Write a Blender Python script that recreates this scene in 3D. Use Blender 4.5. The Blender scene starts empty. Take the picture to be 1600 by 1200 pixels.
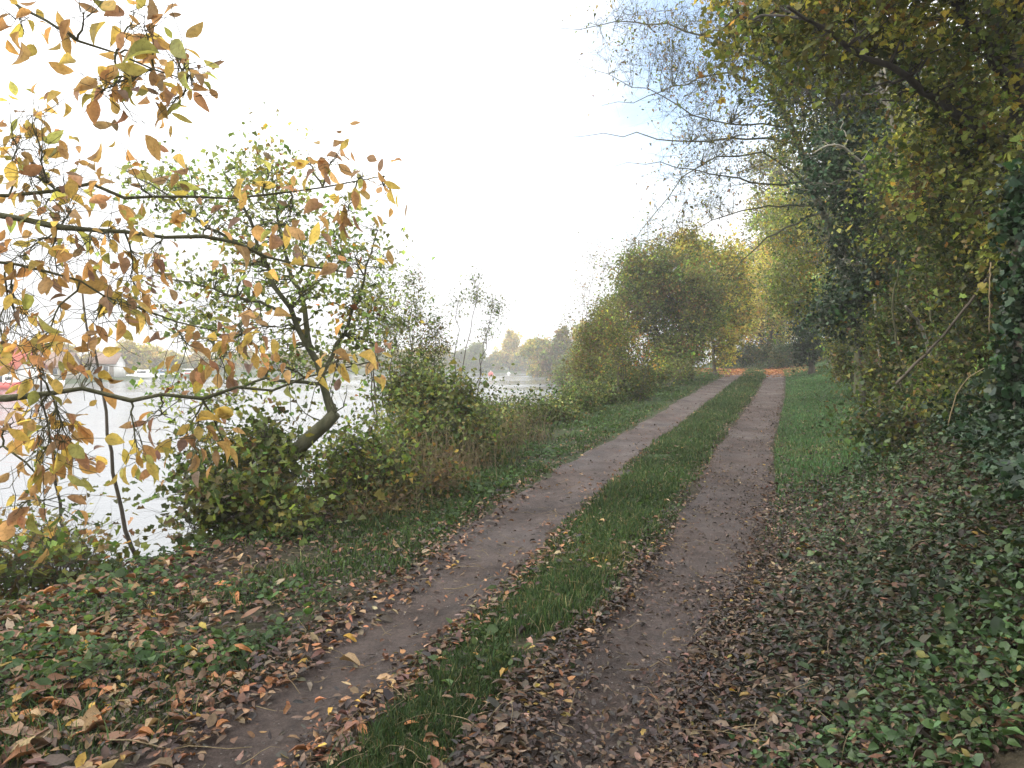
import bpy, math, numpy as np
from mathutils import Vector
rng = np.random.default_rng(11)
scene = bpy.context.scene
COL = scene.collection

# ------------------------------------------------------------------ camera
F = 1200.0; HOR = 566.0
PITCH = math.atan((600 - HOR) / F)
CAMZ = 1.6
cd = bpy.data.cameras.new("camera"); cam = bpy.data.objects.new("camera", cd); COL.objects.link(cam)
cd.sensor_width = 36.0; cd.lens = 36.0 * F / 1600.0; cd.clip_start = 0.05; cd.clip_end = 5000
cam.location = (0, 0, CAMZ); cam.rotation_euler = (math.pi / 2 - PITCH, 0, 0)
scene.camera = cam

def at(px, py, Y):
    """world point at depth Y on the line of sight of a photo pixel"""
    a = (px - 800.0) / F; b = -(py - 600.0) / F
    fy = math.cos(PITCH) + b * math.sin(PITCH); fz = -math.sin(PITCH) + b * math.cos(PITCH)
    t = Y / fy
    return np.array([a * t, Y, CAMZ + fz * t])

# ------------------------------------------------------------------ world, sun, exposure
SUN_AZ = math.radians(-104)      # from +Y (ahead), negative = to the left
SUN_EL = math.radians(33)
EXPOSURE = 0.7
w = bpy.data.worlds.new("World"); scene.world = w; w.use_nodes = True
nt = w.node_tree; nt.nodes.clear()
N = nt.nodes.new; K = nt.links.new
out = N('ShaderNodeOutputWorld'); bg = N('ShaderNodeBackground'); K(bg.outputs[0], out.inputs[0])
bg.inputs[1].default_value = 0.12
sky = N('ShaderNodeTexSky'); sky.sky_type = 'NISHITA'; sky.sun_disc = False
sky.sun_elevation = SUN_EL; sky.sun_rotation = SUN_AZ; sky.air_density = 1.0; sky.dust_density = 1.5
tc = N('ShaderNodeTexCoord')
nz = N('ShaderNodeTexNoise'); nz.inputs['Scale'].default_value = 3.2; nz.inputs['Detail'].default_value = 6; nz.inputs['Roughness'].default_value = .6
mp = N('ShaderNodeMapping'); mp.inputs['Scale'].default_value = (1, 1, 2.2); K(tc.outputs['Generated'], mp.inputs[0]); K(mp.outputs[0], nz.inputs['Vector'])
# one clearing in the clouds, ahead and to the right
gd = (at(1075, 90, 10) - np.array([0, 0, CAMZ])); gd = gd / np.linalg.norm(gd)
vd = N('ShaderNodeVectorMath'); vd.operation = 'DISTANCE'; K(tc.outputs['Generated'], vd.inputs[0]); vd.inputs[1].default_value = tuple(gd)
mr = N('ShaderNodeMapRange'); mr.inputs['From Min'].default_value = 0.03; mr.inputs['From Max'].default_value = 0.36
mr.inputs['To Min'].default_value = 0.6; mr.inputs['To Max'].default_value = -0.25; K(vd.outputs['Value'], mr.inputs[0])
ad = N('ShaderNodeMath'); ad.operation = 'ADD'; K(nz.outputs['Fac'], ad.inputs[0]); K(mr.outputs[0], ad.inputs[1])
cr = N('ShaderNodeMapRange'); cr.interpolation_type = 'SMOOTHSTEP'; cr.inputs['From Min'].default_value = 0.46; cr.inputs['From Max'].default_value = 1.0; K(ad.outputs[0], cr.inputs[0])
# cloud sheet: bright, a little uneven
n2 = N('ShaderNodeTexNoise'); n2.inputs['Scale'].default_value = 1.7; n2.inputs['Detail'].default_value = 4; K(mp.outputs[0], n2.inputs['Vector'])
rp = N('ShaderNodeValToRGB'); rp.color_ramp.elements[0].position = .3; rp.color_ramp.elements[1].position = .75
rp.color_ramp.elements[0].color = (10.8, 11.0, 11.5, 1); rp.color_ramp.elements[1].color = (20, 20, 20.2, 1); K(n2.outputs['Fac'], rp.inputs[0])
mxs = N('ShaderNodeMix'); mxs.data_type = 'RGBA'; K(cr.outputs[0], mxs.inputs[0]); K(rp.outputs[0], mxs.inputs[6]); sg = N('ShaderNodeVectorMath'); sg.operation = 'SCALE'; sg.inputs['Scale'].default_value = 1.9; K(sky.outputs[0], sg.inputs[0])
sx = N('ShaderNodeSeparateXYZ'); K(tc.outputs['Generated'], sx.inputs[0])
el = N('ShaderNodeMapRange'); el.interpolation_type = 'LINEAR'; el.inputs['From Min'].default_value = 0.0; el.inputs['From Max'].default_value = .75; el.inputs['To Min'].default_value = .37; el.inputs['To Max'].default_value = 1.15; K(sx.outputs['Z'], el.inputs[0])
cl_ = N('ShaderNodeVectorMath'); cl_.operation = 'SCALE'; K(rp.outputs[0], cl_.inputs[0]); K(el.outputs[0], cl_.inputs['Scale']); K(cl_.outputs[0], mxs.inputs[6])
sm = N('ShaderNodeMix'); sm.data_type = 'RGBA'; sm.inputs[0].default_value = .06; K(sg.outputs[0], sm.inputs[6]); sm.inputs[7].default_value = (14, 14.5, 15, 1); K(sm.outputs[2], mxs.inputs[7])
K(mxs.outputs[2], bg.inputs[0])
ld = bpy.data.lights.new("sun", 'SUN'); ld.energy = 2.0; ld.angle = math.radians(11); ld.color = (1, .93, .82)
sun = bpy.data.objects.new("sun", ld); COL.objects.link(sun)
sdir = Vector((math.sin(SUN_AZ) * math.cos(SUN_EL), math.cos(SUN_AZ) * math.cos(SUN_EL), math.sin(SUN_EL)))
sun.rotation_euler = (-sdir).to_track_quat('-Z', 'Y').to_euler(); sun.location = (-30, 10, 30)
vs = scene.view_settings; vs.view_transform = 'Standard'; vs.look = 'None'; vs.gamma = 1; vs.exposure = EXPOSURE; vs.use_curve_mapping = False
cy = scene.cycles; cy.max_bounces = 6; cy.diffuse_bounces = 3; cy.glossy_bounces = 2; cy.transmission_bounces = 4; cy.transparent_max_bounces = 4; cy.volume_bounces = 0
cy.use_denoising = True
try: cy.denoiser = 'OPENIMAGEDENOISE'
except Exception: pass
cy.sample_clamp_indirect = 6

# ------------------------------------------------------------------ materials
def mat(name):
    m = bpy.data.materials.new(name); m.use_nodes = True; t = m.node_tree; t.nodes.clear()
    o = t.nodes.new('ShaderNodeOutputMaterial'); return m, t, o
def noise(t, scale, detail=4, rough=.6, coord='Object', stretch=None):
    c = t.nodes.new('ShaderNodeTexCoord'); n = t.nodes.new('ShaderNodeTexNoise')
    n.inputs['Scale'].default_value = scale; n.inputs['Detail'].default_value = detail; n.inputs['Roughness'].default_value = rough
    if stretch:
        q = t.nodes.new('ShaderNodeMapping'); q.inputs['Scale'].default_value = stretch
        t.links.new(c.outputs[coord], q.inputs[0]); t.links.new(q.outputs[0], n.inputs['Vector'])
    else: t.links.new(c.outputs[coord], n.inputs['Vector'])
    return n
def ramp(t, fac, stops):
    r = t.nodes.new('ShaderNodeValToRGB'); e = r.color_ramp.elements
    while len(e) < len(stops): e.new(.5)
    for k, (p, c) in enumerate(stops): e[k].position = p; e[k].color = (*c, 1)
    t.links.new(fac, r.inputs[0]); return r.outputs[0]
def mixc(t, fac, a, b, mode='MIX'):
    m = t.nodes.new('ShaderNodeMix'); m.data_type = 'RGBA'; m.blend_type = mode
    if isinstance(fac, float): m.inputs[0].default_value = fac
    else: t.links.new(fac, m.inputs[0])
    for k, v in ((6, a), (7, b)):
        if isinstance(v, tuple): m.inputs[k].default_value = (*v, 1)
        else: t.links.new(v, m.inputs[k])
    return m.outputs[2]
def bump(t, h, strength, dist=.02):
    b = t.nodes.new('ShaderNodeBump'); b.inputs['Strength'].default_value = strength; b.inputs['Distance'].default_value = dist
    t.links.new(h, b.inputs['Height']); return b.outputs[0]
def bsdf(t, o, col=None, rough=.8, normal=None, spec=.3):
    p = t.nodes.new('ShaderNodeBsdfPrincipled'); p.inputs['Roughness'].default_value = rough; p.inputs['Specular IOR Level'].default_value = spec
    if col is not None:
        if isinstance(col, tuple): p.inputs['Base Color'].default_value = (*col, 1)
        else: t.links.new(col, p.inputs['Base Color'])
    if normal is not None: t.links.new(normal, p.inputs['Normal'])
    t.links.new(p.outputs[0], o.inputs[0]); return p

def leaf_material(name, transl=.4, rough=.5, spec=.25):
    m, t, o = mat(name)
    a = t.nodes.new('ShaderNodeAttribute'); a.attribute_name = 'Col'
    n = noise(t, 22, 3, .6); c = mixc(t, .55, a.outputs['Color'], ramp(t, n.outputs['Fac'], [(.3, (.45, .45, .42)), (.7, (1.3, 1.3, 1.3))]), 'MULTIPLY')
    nb = noise(t, 85, 4, .7); c = mixc(t, .45, c, ramp(t, nb.outputs['Fac'], [(.36, (.42, .36, .32)), (.5, (1, 1, 1)), (.7, (1.15, 1.15, 1.1))]), 'MULTIPLY')
    p = t.nodes.new('ShaderNodeBsdfPrincipled'); p.inputs['Roughness'].default_value = rough; p.inputs['Specular IOR Level'].default_value = spec
    t.links.new(c, p.inputs['Base Color'])
    tr = t.nodes.new('ShaderNodeBsdfTranslucent')
    g = mixc(t, 1.0, c, (1.15, 1.1, .7), 'MULTIPLY'); t.links.new(g, tr.inputs[0])
    mx = t.nodes.new('ShaderNodeMixShader'); mx.inputs[0].default_value = transl
    t.links.new(p.outputs[0], mx.inputs[1]); t.links.new(tr.outputs[0], mx.inputs[2]); t.links.new(mx.outputs[0], o.inputs[0])
    return m
MAT = {}
MAT['leaf'] = leaf_material('foliage', .48)
MAT['thin_leaf'] = leaf_material('thin_autumn_leaf', .62, .5, .2)
MAT['ivy'] = leaf_material('glossy_leaf', .15, .45, .28)
MAT['grass'] = leaf_material('grass_blade', .35, .6, .2)
MAT['dead'] = leaf_material('dead_leaf', .12, .55, .3)
def bark(name, a, b, sc=9):
    m, t, o = mat(name); n = noise(t, sc, 6, .65, stretch=(1, 1, .3)); n3 = noise(t, sc * 6, 4, .6)
    bsdf(t, o, ramp(t, n.outputs['Fac'], [(.3, a), (.7, b)]), .85, bump(t, n3.outputs['Fac'], .6, .02)); return m
MAT['bark'] = bark('brown_bark', (.05, .042, .032), (.13, .11, .085))
MAT['mossy'] = bark('mossy_bark', (.055, .06, .03), (.14, .135, .08))
MAT['pale'] = bark('pale_bark', (.14, .13, .10), (.30, .28, .22))
MAT['dark'] = bark('dark_bark', (.028, .025, .022), (.075, .065, .055))
MAT['straw'] = bark('dry_stem', (.16, .12, .065), (.34, .27, .16), 30)
def simple(name, c, rough=.7, spec=.3, var=.25, sc=4):
    m, t, o = mat(name); n = noise(t, sc, 5, .6)
    bsdf(t, o, ramp(t, n.outputs['Fac'], [(.3, tuple(x * (1 - var) for x in c)), (.7, tuple(min(1, x * (1 + var * .5)) for x in c))]), rough, None, spec); return m
MAT['render'] = simple('white_render', (.72, .71, .67), .8, .2, .12, 1.5)
MAT['cream'] = simple('cream_render', (.62, .55, .44), .8, .2, .12, 1.5)
MAT['tile'] = simple('red_roof_tile', (.42, .10, .055), .8, .2, .3, 3)
MAT['slate'] = simple('brown_roof_tile', (.22, .14, .10), .8, .2, .3, 3)
MAT['glass'] = simple('window_glass', (.05, .06, .07), .1, .6, .1)
MAT['gel'] = simple('white_boat_hull', (.8, .8, .78), .3, .5, .06)
MAT['blue'] = simple('blue_canvas', (.10, .2, .34), .6, .3, .1)
MAT['redp'] = simple('red_plastic', (.6, .07, .05), .4, .5, .1)
MAT['whitep'] = simple('white_plastic', (.8, .8, .8), .4, .5, .1)
MAT['wood'] = simple('jetty_wood', (.24, .2, .15), .8, .2, .3, 3)
MAT['stone'] = simple('pebble', (.2, .18, .165), .8, .2, .5, 25)

m, t, o = mat('earth'); a = t.nodes.new('ShaderNodeAttribute'); a.attribute_name = 'Col'
n = noise(t, 14, 8, .7); n1 = noise(t, 1.7, 5, .6); n2_ = noise(t, 60, 4, .7)
soil = ramp(t, n.outputs['Fac'], [(.3, (.022, .018, .013)), (.55, (.06, .047, .034)), (.75, (.11, .085, .055))])
grn = ramp(t, n.outputs['Fac'], [(.3, (.018, .035, .012)), (.7, (.055, .10, .03))])
mm = t.nodes.new('ShaderNodeMath'); mm.operation = 'MULTIPLY'; t.links.new(a.outputs['Fac'], mm.inputs[0]); t.links.new(ramp(t, n1.outputs['Fac'], [(.3, (.7, .7, .7)), (.6, (1, 1, 1))]), mm.inputs[1])
bsdf(t, o, mixc(t, mm.outputs[0], soil, grn), .95, bump(t, n2_.outputs['Fac'], .8, .03), .15); MAT['earth'] = m

m, t, o = mat('packed_mud'); n = noise(t, 3.0, 6, .62, stretch=(1, .5, 1)); n1 = noise(t, 40, 6, .75); n2_ = noise(t, 160, 3, .7); n3 = noise(t, .8, 4, .5)
c = ramp(t, n.outputs['Fac'], [(.28, (.045, .031, .026)), (.5, (.096, .068, .057)), (.75, (.15, .112, .098))])
c = mixc(t, .5, c, ramp(t, n1.outputs['Fac'], [(.32, (.35, .33, .3)), (.62, (1.25, 1.25, 1.25))]), 'MULTIPLY')
c = mixc(t, .35, c, ramp(t, n2_.outputs['Fac'], [(.3, (.4, .4, .4)), (.7, (1.5, 1.5, 1.5))]), 'MULTIPLY')
n4 = noise(t, 9, 7, .75); c = mixc(t, .6, c, ramp(t, n4.outputs['Fac'], [(.36, (.38, .36, .36)), (.52, (1, 1, 1)), (.66, (1.25, 1.22, 1.2))]), 'MULTIPLY')
hh = t.nodes.new('ShaderNodeMath'); hh.operation = 'ADD'; t.links.new(n1.outputs['Fac'], hh.inputs[0]); t.links.new(n.outputs['Fac'], hh.inputs[1])
p = bsdf(t, o, c, .7, bump(t, hh.outputs[0], 1.0, .06), .35)
t.links.new(ramp(t, n3.outputs['Fac'], [(.35, (.45, .45, .45)), (.6, (.85, .85, .85))]), p.inputs['Roughness']); MAT['mud'] = m

m, t, o = mat('lake_water'); n = noise(t, .9, 5, .6, stretch=(1, 1.8, 1)); n1 = noise(t, .05, 3, .5)
p = bsdf(t, o, (.13, .14, .145), .12, bump(t, n.outputs['Fac'], .16, .12), .5); p.inputs['IOR'].default_value = 1.36
t.links.new(ramp(t, n1.outputs['Fac'], [(.4, (.07, .07, .07)), (.6, (.22, .22, .22))]), p.inputs['Roughness']); MAT['water'] = m

# ------------------------------------------------------------------ mesh helpers
class MB:
    def __init__(s): s.v = []; s.l = []; s.n = []; s.c = []; s.k = 0
    def add(s, V, faces, C=None):
        """V (n,3); faces list of (m,k) index arrays; C (n,3)"""
        V = np.asarray(V, np.float32).reshape(-1, 3)
        s.v.append(V)
        for f in faces:
            f = np.asarray(f); s.l.append((f + s.k).ravel()); s.n.append(np.full(len(f), f.shape[1]))
        s.c.append(np.ones((len(V), 3), np.float32) if C is None else np.asarray(C, np.float32).reshape(-1, 3)); s.k += len(V)
    def build(s, name, material, parent=None, base=(0, 0, 0), smooth=False):
        me = bpy.data.meshes.new(name)
        if not s.v: s.add(np.zeros((3, 3)), [[[0, 1, 2]]])
        V = np.concatenate(s.v) - np.asarray(base, np.float32); L = np.concatenate(s.l).astype(np.int32); n = np.concatenate(s.n).astype(np.int32)
        me.vertices.add(len(V)); me.vertices.foreach_set('co', V.ravel().astype(np.float32))
        me.loops.add(len(L)); me.loops.foreach_set('vertex_index', L)
        me.polygons.add(len(n)); me.polygons.foreach_set('loop_start', np.concatenate([[0], np.cumsum(n)[:-1]]).astype(np.int32))
        me.update(calc_edges=True)
        a = me.attributes.new('Col', 'FLOAT_COLOR', 'POINT'); C = np.concatenate(s.c)
        a.data.foreach_set('color', np.hstack([C, np.ones((len(C), 1), np.float32)]).ravel().astype(np.float32))
        if smooth: me.polygons.foreach_set('use_smooth', np.ones(len(n), bool))
        me.materials.append(MAT[material] if isinstance(material, str) else material)
        ob = bpy.data.objects.new(name, me); COL.objects.link(ob)
        if parent is not None: ob.parent = parent
        else: ob.location = base
        return ob
def tag(o, label=None, cat=None, group=None, kind=None):
    if label: o['label'] = label
    if cat: o['category'] = cat
    if group: o['group'] = group
    if kind: o['kind'] = kind
    return o
def thing(name, label, cat, base, group=None):
    o = bpy.data.objects.new(name, None); COL.objects.link(o); o.location = tuple(float(x) for x in base); o.empty_display_size = .2
    return tag(o, label, cat, group)
def unit(a): return a / np.maximum(np.linalg.norm(a, axis=-1, keepdims=True), 1e-9)

def tubes(mb, P, R, sides=5, C=None):
    """P (N,k,3) R (N,k)"""
    P = np.asarray(P, float); R = np.asarray(R, float); n, k, _ = P.shape
    if n == 0: return
    T = np.empty_like(P); T[:, 1:-1] = P[:, 2:] - P[:, :-2]; T[:, 0] = P[:, 1] - P[:, 0]; T[:, -1] = P[:, -1] - P[:, -2]; T = unit(T)
    m = unit(P[:, -1] - P[:, 0]); ref = np.where(np.abs(m[:, 2:3]) > .8, np.array([[1., 0.13, 0]]), np.array([[0, 0.1, 1.]]))[:, None, :]
    A = unit(np.cross(T, np.broadcast_to(ref, T.shape))); B = np.cross(T, A)
    th = np.arange(sides) / sides * 2 * np.pi
    V = P[:, :, None, :] + R[:, :, None, None] * (np.cos(th)[None, None, :, None] * A[:, :, None, :] + np.sin(th)[None, None, :, None] * B[:, :, None, :])
    idx = np.arange(n * k * sides).reshape(n, k, sides); nx = np.roll(idx, -1, axis=2)
    q = np.stack([idx[:, :-1], nx[:, :-1], nx[:, 1:], idx[:, 1:]], -1).reshape(-1, 4)
    fs = [q]
    fs.append(idx[:, -1, :].reshape(n, sides)); 
    mb.add(V.reshape(-1, 3), fs, None if C is None else np.repeat(C, k * sides, 0))
def curve(A, B, k=6, sag=0.0, wob=.06, up=None):
    A = np.asarray(A, float); B = np.asarray(B, float); L = np.linalg.norm(B - A, axis=1, keepdims=True)
    mid = (A + B) / 2 + rng.normal(0, 1, A.shape) * L * .12; mid[:, 2] += (sag * L[:, 0])
    s = np.linspace(0, 1, k)[None, :, None]
    P = (1 - s) ** 2 * A[:, None] + 2 * s * (1 - s) * mid[:, None] + s ** 2 * B[:, None]
    J = rng.normal(0, 1, P.shape) * L[:, :, None] * wob * .35; J[:, 0] = 0; J[:, -1] = 0
    return P + J
def smooth_line(pts, k=16, wob=0):
    pts = np.array(pts, float); d = np.r_[0, np.cumsum(np.linalg.norm(np.diff(pts, axis=0), axis=1))]; s = np.linspace(0, d[-1], k)
    P = np.stack([np.interp(s, d, pts[:, i]) for i in range(3)], 1)
    for _ in range(2): P[1:-1] = (P[:-2] + 2 * P[1:-1] + P[2:]) / 4
    if wob: P[1:-1] += rng.normal(0, wob, P[1:-1].shape)
    return P

def pal(colors, n, jit=.22):
    c = np.array([x[:3] for x in colors], float); wts = np.array([x[3] if len(x) > 3 else 1 for x in colors], float)
    i = rng.choice(len(c), n, p=wts / wts.sum())
    return c[i] * np.exp(rng.normal(0, jit, (n, 1))) * np.exp(rng.normal(0, jit * .3, (n, 3)))
def frames(n, down=.4, flat=0.0):
    """random leaf axis d, side s, normal nn"""
    nn = rng.normal(0, 1, (n, 3)); nn[:, 2] = np.abs(nn[:, 2]) + flat; nn = unit(nn)
    d = rng.normal(0, 1, (n, 3)); d[:, 2] -= down; d = unit(d - (d * nn).sum(1, keepdims=True) * nn)
    return d, np.cross(nn, d), nn
def leaves(mb, pos, size, C, kind='mid', width=.5, down=.4, flat=0.0, fr=None):
    n = len(pos)
    if n == 0: return
    size = np.broadcast_to(np.asarray(size, float), (n,)); d, s, nn = fr if fr is not None else frames(n, down, flat)
    wv = width * np.exp(rng.normal(0, .15, n))
    if kind == 'mid':
        x = np.array([0, .42, 1, .42]); y = np.array([0, .5, 0, -.5]); z = np.array([0, .14, -.12, .14])
        fs = [np.array([[0, 2, 1], [0, 3, 2]])]
    elif kind == 'near':
        x = np.array([0, .33, .68, 1, .26, .66, .26, .66]); y = np.array([0, 0, 0, 0, .42, .40, -.42, -.40]); z = np.array([0, -.02, -.05, -.16, .10, .06, .12, .04])
        fs = [np.array([[0, 1, 4], [0, 6, 1], [2, 3, 5], [3, 2, 7]]), np.array([[4, 1, 2, 5], [1, 6, 7, 2]])]
    elif kind == 'fine':
        x = np.array([0, .25, .5, .75, 1, .12, .35, .6, .85, .12, .35, .6, .85]); y = np.array([0, 0, 0, 0, 0, .24, .47, .45, .22, -.24, -.47, -.45, -.22]); z = np.array([0, -.01, -.03, -.08, -.18, .05, .1, .07, -.05, .05, .11, .05, -.07])
        fs = [np.array([[0, 1, 5], [0, 9, 1], [8, 3, 4], [12, 4, 3]]), np.array([[5, 1, 2, 6], [6, 2, 3, 7], [1, 9, 10, 2], [2, 10, 11, 3]]), np.array([[7, 3, 8], [3, 11, 12]])]
    elif kind == 'lobed':
        x = np.array([0, .12, .38, .62, 1, .62, .38, .12]); y = np.array([0, .5, .26, .42, 0, -.42, -.26, -.5]); z = np.array([0, .1, .03, .06, -.1, .06, .03, .1])
        fs = [np.array([[0, 2, 1], [0, 7, 6], [2, 4, 3], [6, 5, 4]]), np.array([[0, 6, 4, 2]])]
    k = len(x); curl = rng.normal(1, .9, n)
    V = pos[:, None, :] + size[:, None, None] * (x[None, :, None] * d[:, None, :] + (y[None, :, None] * wv[:, None, None]) * s[:, None, :] + (z[None, :, None] * curl[:, None, None]) * nn[:, None, :])
    off = np.arange(n)[:, None, None] * k
    mb.add(V.reshape(-1, 3), [(f[None] + off).reshape(-1, f.shape[1]) for f in fs], np.repeat(C, k, 0))

def fnoise(X, Y, sc=1.0, seed=0, oct=4):
    r = np.random.default_rng(seed); z = 0; amp = 1
    for o_ in range(oct):
        for _ in range(3):
            a = r.uniform(0, 6.28); f = sc * 2 ** o_ * r.uniform(.7, 1.3); z = z + amp * np.sin((X * math.cos(a) + Y * math.sin(a)) * f + r.uniform(0, 6.28))
        amp *= .5
    return z / 4

# ------------------------------------------------------------------ terrain
WZ = -1.3
YK = [-40, 0, 3.3, 4.4, 5.75, 8.2, 13, 23.4, 36, 45, 52, 60, 80, 120, 400]
XK = [-12, -1.35, -.35, 0.03, .55, 1.28, 2.9, 6.8, 11.3, 14.3, 15.5, 15, 12, 2, 2]
ZY = [-40, 0, 3, 8, 13, 23.4, 30, 39, 46, 60, 90]
ZZ = [0, 0, 0, .04, .15, .55, .75, .98, 1.12, 1.2, .6]
def Xc(Y): return np.interp(Y, YK, XK)
def zc(Y): return np.interp(Y, ZY, ZZ)
def SG(Y): return np.interp(Y, [2.6, 4.4, 8.5], [.68, .74, 1.0])      # the ruts run closer together near the viewer
def u2x(u, Y): s_ = SG(Y); return np.where(np.abs(u) < 1.6, u * s_, u - np.sign(u) * 1.6 * (1 - s_))
def x2u(x, Y): s_ = SG(Y); return np.where(np.abs(x) < 1.6 * s_, x / s_, x + np.sign(x) * 1.6 * (1 - s_))
NS = [(-40, 6), (0, 6.2), (5, 6.1), (8, 5.6), (13, 6), (23, 7), (36, 9), (50, 10), (70, 7.5), (104, 0)]
lake = [(float(Xc(y)) - e, y) for y, e in NS[:-1]] + [(8.5, 88), (12, 104), (15, 116), (23, 150), (16, 200), (-7, 206), (-46, 183), (-61, 134), (-58, 100), (-56, 80), (-62, 60), (-80, 30), (-90, -40)]
lake = np.array(lake)
def lake_d(X, Y):
    X = np.asarray(X, float); Y = np.asarray(Y, float); best = np.full(X.shape, 1e9); ins = np.zeros(X.shape, bool)
    for i in range(len(lake)):
        a = lake[i]; b = lake[(i + 1) % len(lake)]; e = b - a; L = (e ** 2).sum()
        tt = np.clip(((X - a[0]) * e[0] + (Y - a[1]) * e[1]) / L, 0, 1)
        best = np.minimum(best, (X - a[0] - tt * e[0]) ** 2 + (Y - a[1] - tt * e[1]) ** 2)
        if a[1] != b[1]:
            c_ = ((a[1] > Y) != (b[1] > Y)) & (X < (b[0] - a[0]) * (Y - a[1]) / (b[1] - a[1]) + a[0]); ins ^= c_
    return np.sqrt(best) * np.where(ins, -1, 1)
def G(X, Y):
    X = np.asarray(X, float); Y = np.asarray(Y, float); u = x2u(X - Xc(Y), Y)
    far = np.clip((np.hypot(X, Y) - 70) / 20, 0, 1)
    wr = np.clip((u - 1.7) / 1.2, 0, 1); L = zc(Y) + .16 * np.clip(u - 1.7, 0, 1.4) + (.62 - .2 * np.clip((Y - 9) / 6, 0, 1)) * np.clip(u - 2.3 - .9 * np.clip((Y - 9) / 5, 0, 1), 0, 4.0) + .05 * np.clip(u - 6.4, 0, 30)
    L = L - .035 * (np.exp(-((u + 1.05) / .38) ** 2) + np.exp(-((u - 1.05) / .36) ** 2)) + .02 * np.exp(-(u / .4) ** 2)
    L = L * (1 - far) + far * (-.75 + .6 * np.clip((np.hypot(X, Y) - 200) / 300, 0, 1))
    L = L + fnoise(X, Y, 1.2, 3, 3) * (.02 * np.exp(-np.abs(Y) / 14) + .05 * np.clip((np.abs(u) - 1.9) / 2, 0, 1)) + fnoise(X, Y, 9, 5, 2) * .006 * np.exp(-np.abs(Y) / 9)
    d = lake_d(X, Y); wdt = np.where(Y < 70, 2.3, 3.0); s = np.clip((d + 1.2) / (wdt + 1.2), 0, 1)
    lo = WZ - .55
    return lo + (L - lo) * (s ** 0.9 * (1 - .35 * np.sin(np.pi * s) ** 2))

def axis(stops):
    out_ = []
    for (a, b, st) in stops: out_ += list(np.arange(a, b, st))
    return np.array(out_ + [stops[-1][1]])
uu = axis([(-1600, -300, 120), (-300, -100, 12), (-100, -20, 4), (-20, -8, .8), (-8, -4, .2), (-4, 4, .08), (4, 10, .25), (10, 30, 1), (30, 120, 9), (120, 1600, 120)])
yy = axis([(-1600, -100, 150), (-100, -8, 6), (-8, 0, .5), (0, 12, .1), (12, 30, .3), (30, 70, .8), (70, 250, 4), (250, 1600, 90)])
UU, YY = np.meshgrid(uu, yy); XX = np.where(np.abs(UU) < 60, u2x(UU, YY), UU) + np.where(np.abs(UU) < 60, 1, np.clip((300 - np.abs(UU)) / 240, 0, 1)) * Xc(YY)
ZZg = G(XX, YY); nv, nu = XX.shape
idx = np.arange(nv * nu).reshape(nv, nu); q = np.stack([idx[:-1, :-1], idx[:-1, 1:], idx[1:, 1:], idx[1:, :-1]], -1).reshape(-1, 4)
gm = np.exp(-(UU / .5) ** 6) * np.clip((YY - 3) / 5, .15, 1) + np.exp(-((UU - 2.6) / 1.0) ** 4) * np.clip((YY - 8) / 6, 0.1, 1) + np.exp(-((UU + 2.1) / .7) ** 4) * np.clip((YY - 4) / 6, .2, 1)
gm = np.clip(gm, 0, 1) + np.clip((np.hypot(XX, YY) - 38) / 20, 0, .8) * (np.abs(UU) > 2.6)
mb = MB(); mb.add(np.stack([XX, YY, ZZg], -1), [q], np.repeat(np.clip(gm, 0, 1).reshape(-1, 1), 3, 1)); tag(mb.build('ground', 'earth', smooth=True), kind='structure')
mb = MB(); S = 1600; mb.add([[-S, -S, WZ], [S, -S, WZ], [S, S, WZ], [-S, S, WZ]], [[[0, 1, 2, 3]]]); tag(mb.build('water', 'water'), kind='structure')

def track(name, u0, half):
    mb = MB(); ys = axis([(-3, 12, .07), (12, 30, .2), (30, 49, .5)]); k = 15; s = np.linspace(-1, 1, k)
    half = half * np.interp(ys, [4, 9, 22], [1.0, .98, .84]); wl = half * (1 + .27 * fnoise(ys * 1.0, ys * 0, 3.3, int(u0 * 10) + 40, 5)); wr = half * (1 + .27 * fnoise(ys, ys * 0, 3.7, int(u0 * 10) + 70, 5))
    c0 = u0 + .05 * fnoise(ys, ys * 0, .5, int(u0 * 7) + 90, 2)
    Uo = c0[:, None] + np.where(s[None] < 0, wl[:, None], wr[:, None]) * s[None]; Y_ = np.repeat(ys[:, None], k, 1); X_ = u2x(Uo, Y_) + Xc(Y_)
    Z_ = G(X_, Y_) - .010 + .022 * (1 - s[None] ** 8); idx = np.arange(len(ys) * k).reshape(len(ys), k)
    q = np.stack([idx[:-1, :-1], idx[:-1, 1:], idx[1:, 1:], idx[1:, :-1]], -1).reshape(-1, 4)
    mb.add(np.stack([X_, Y_, Z_], -1), [q]); return tag(mb.build(name, 'mud', smooth=True), kind='structure')
track('dirt_track', -1.06, .53); track('dirt_track', 1.04, .54)

# ------------------------------------------------------------------ palettes (own colours of leaves, linear)
GREEN = [(.07, .11, .028, 3), (.105, .14, .035, 2), (.045, .075, .024, 2), (.16, .15, .04, 1)]
OLIVE = [(.15, .185, .045, 3), (.215, .235, .055, 2), (.11, .13, .035, 3), (.22, .17, .04, .6), (.16, .09, .035, .2)]
YELLOW = [(.52, .42, .08, 3), (.42, .38, .08, 3), (.24, .26, .06, 2), (.48, .30, .07, .6)]
BROWN = [(.20, .13, .06, 3), (.26, .17, .07, 2), (.13, .11, .045, 2), (.30, .20, .07, 1)]
ORANGE = [(.40, .19, .045, 3), (.44, .26, .045, 3), (.30, .13, .05, 3), (.24, .23, .045, 1.4), (.20, .10, .06, 1.5)]
IVY = [(.016, .04, .018, 4), (.028, .06, .024, 3), (.05, .085, .035, 1), (.07, .10, .06, .4)]
LIME = [(.22, .28, .06, 3), (.16, .23, .05, 3), (.30, .29, .06, 1.5), (.10, .15, .035, 2)]
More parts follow.
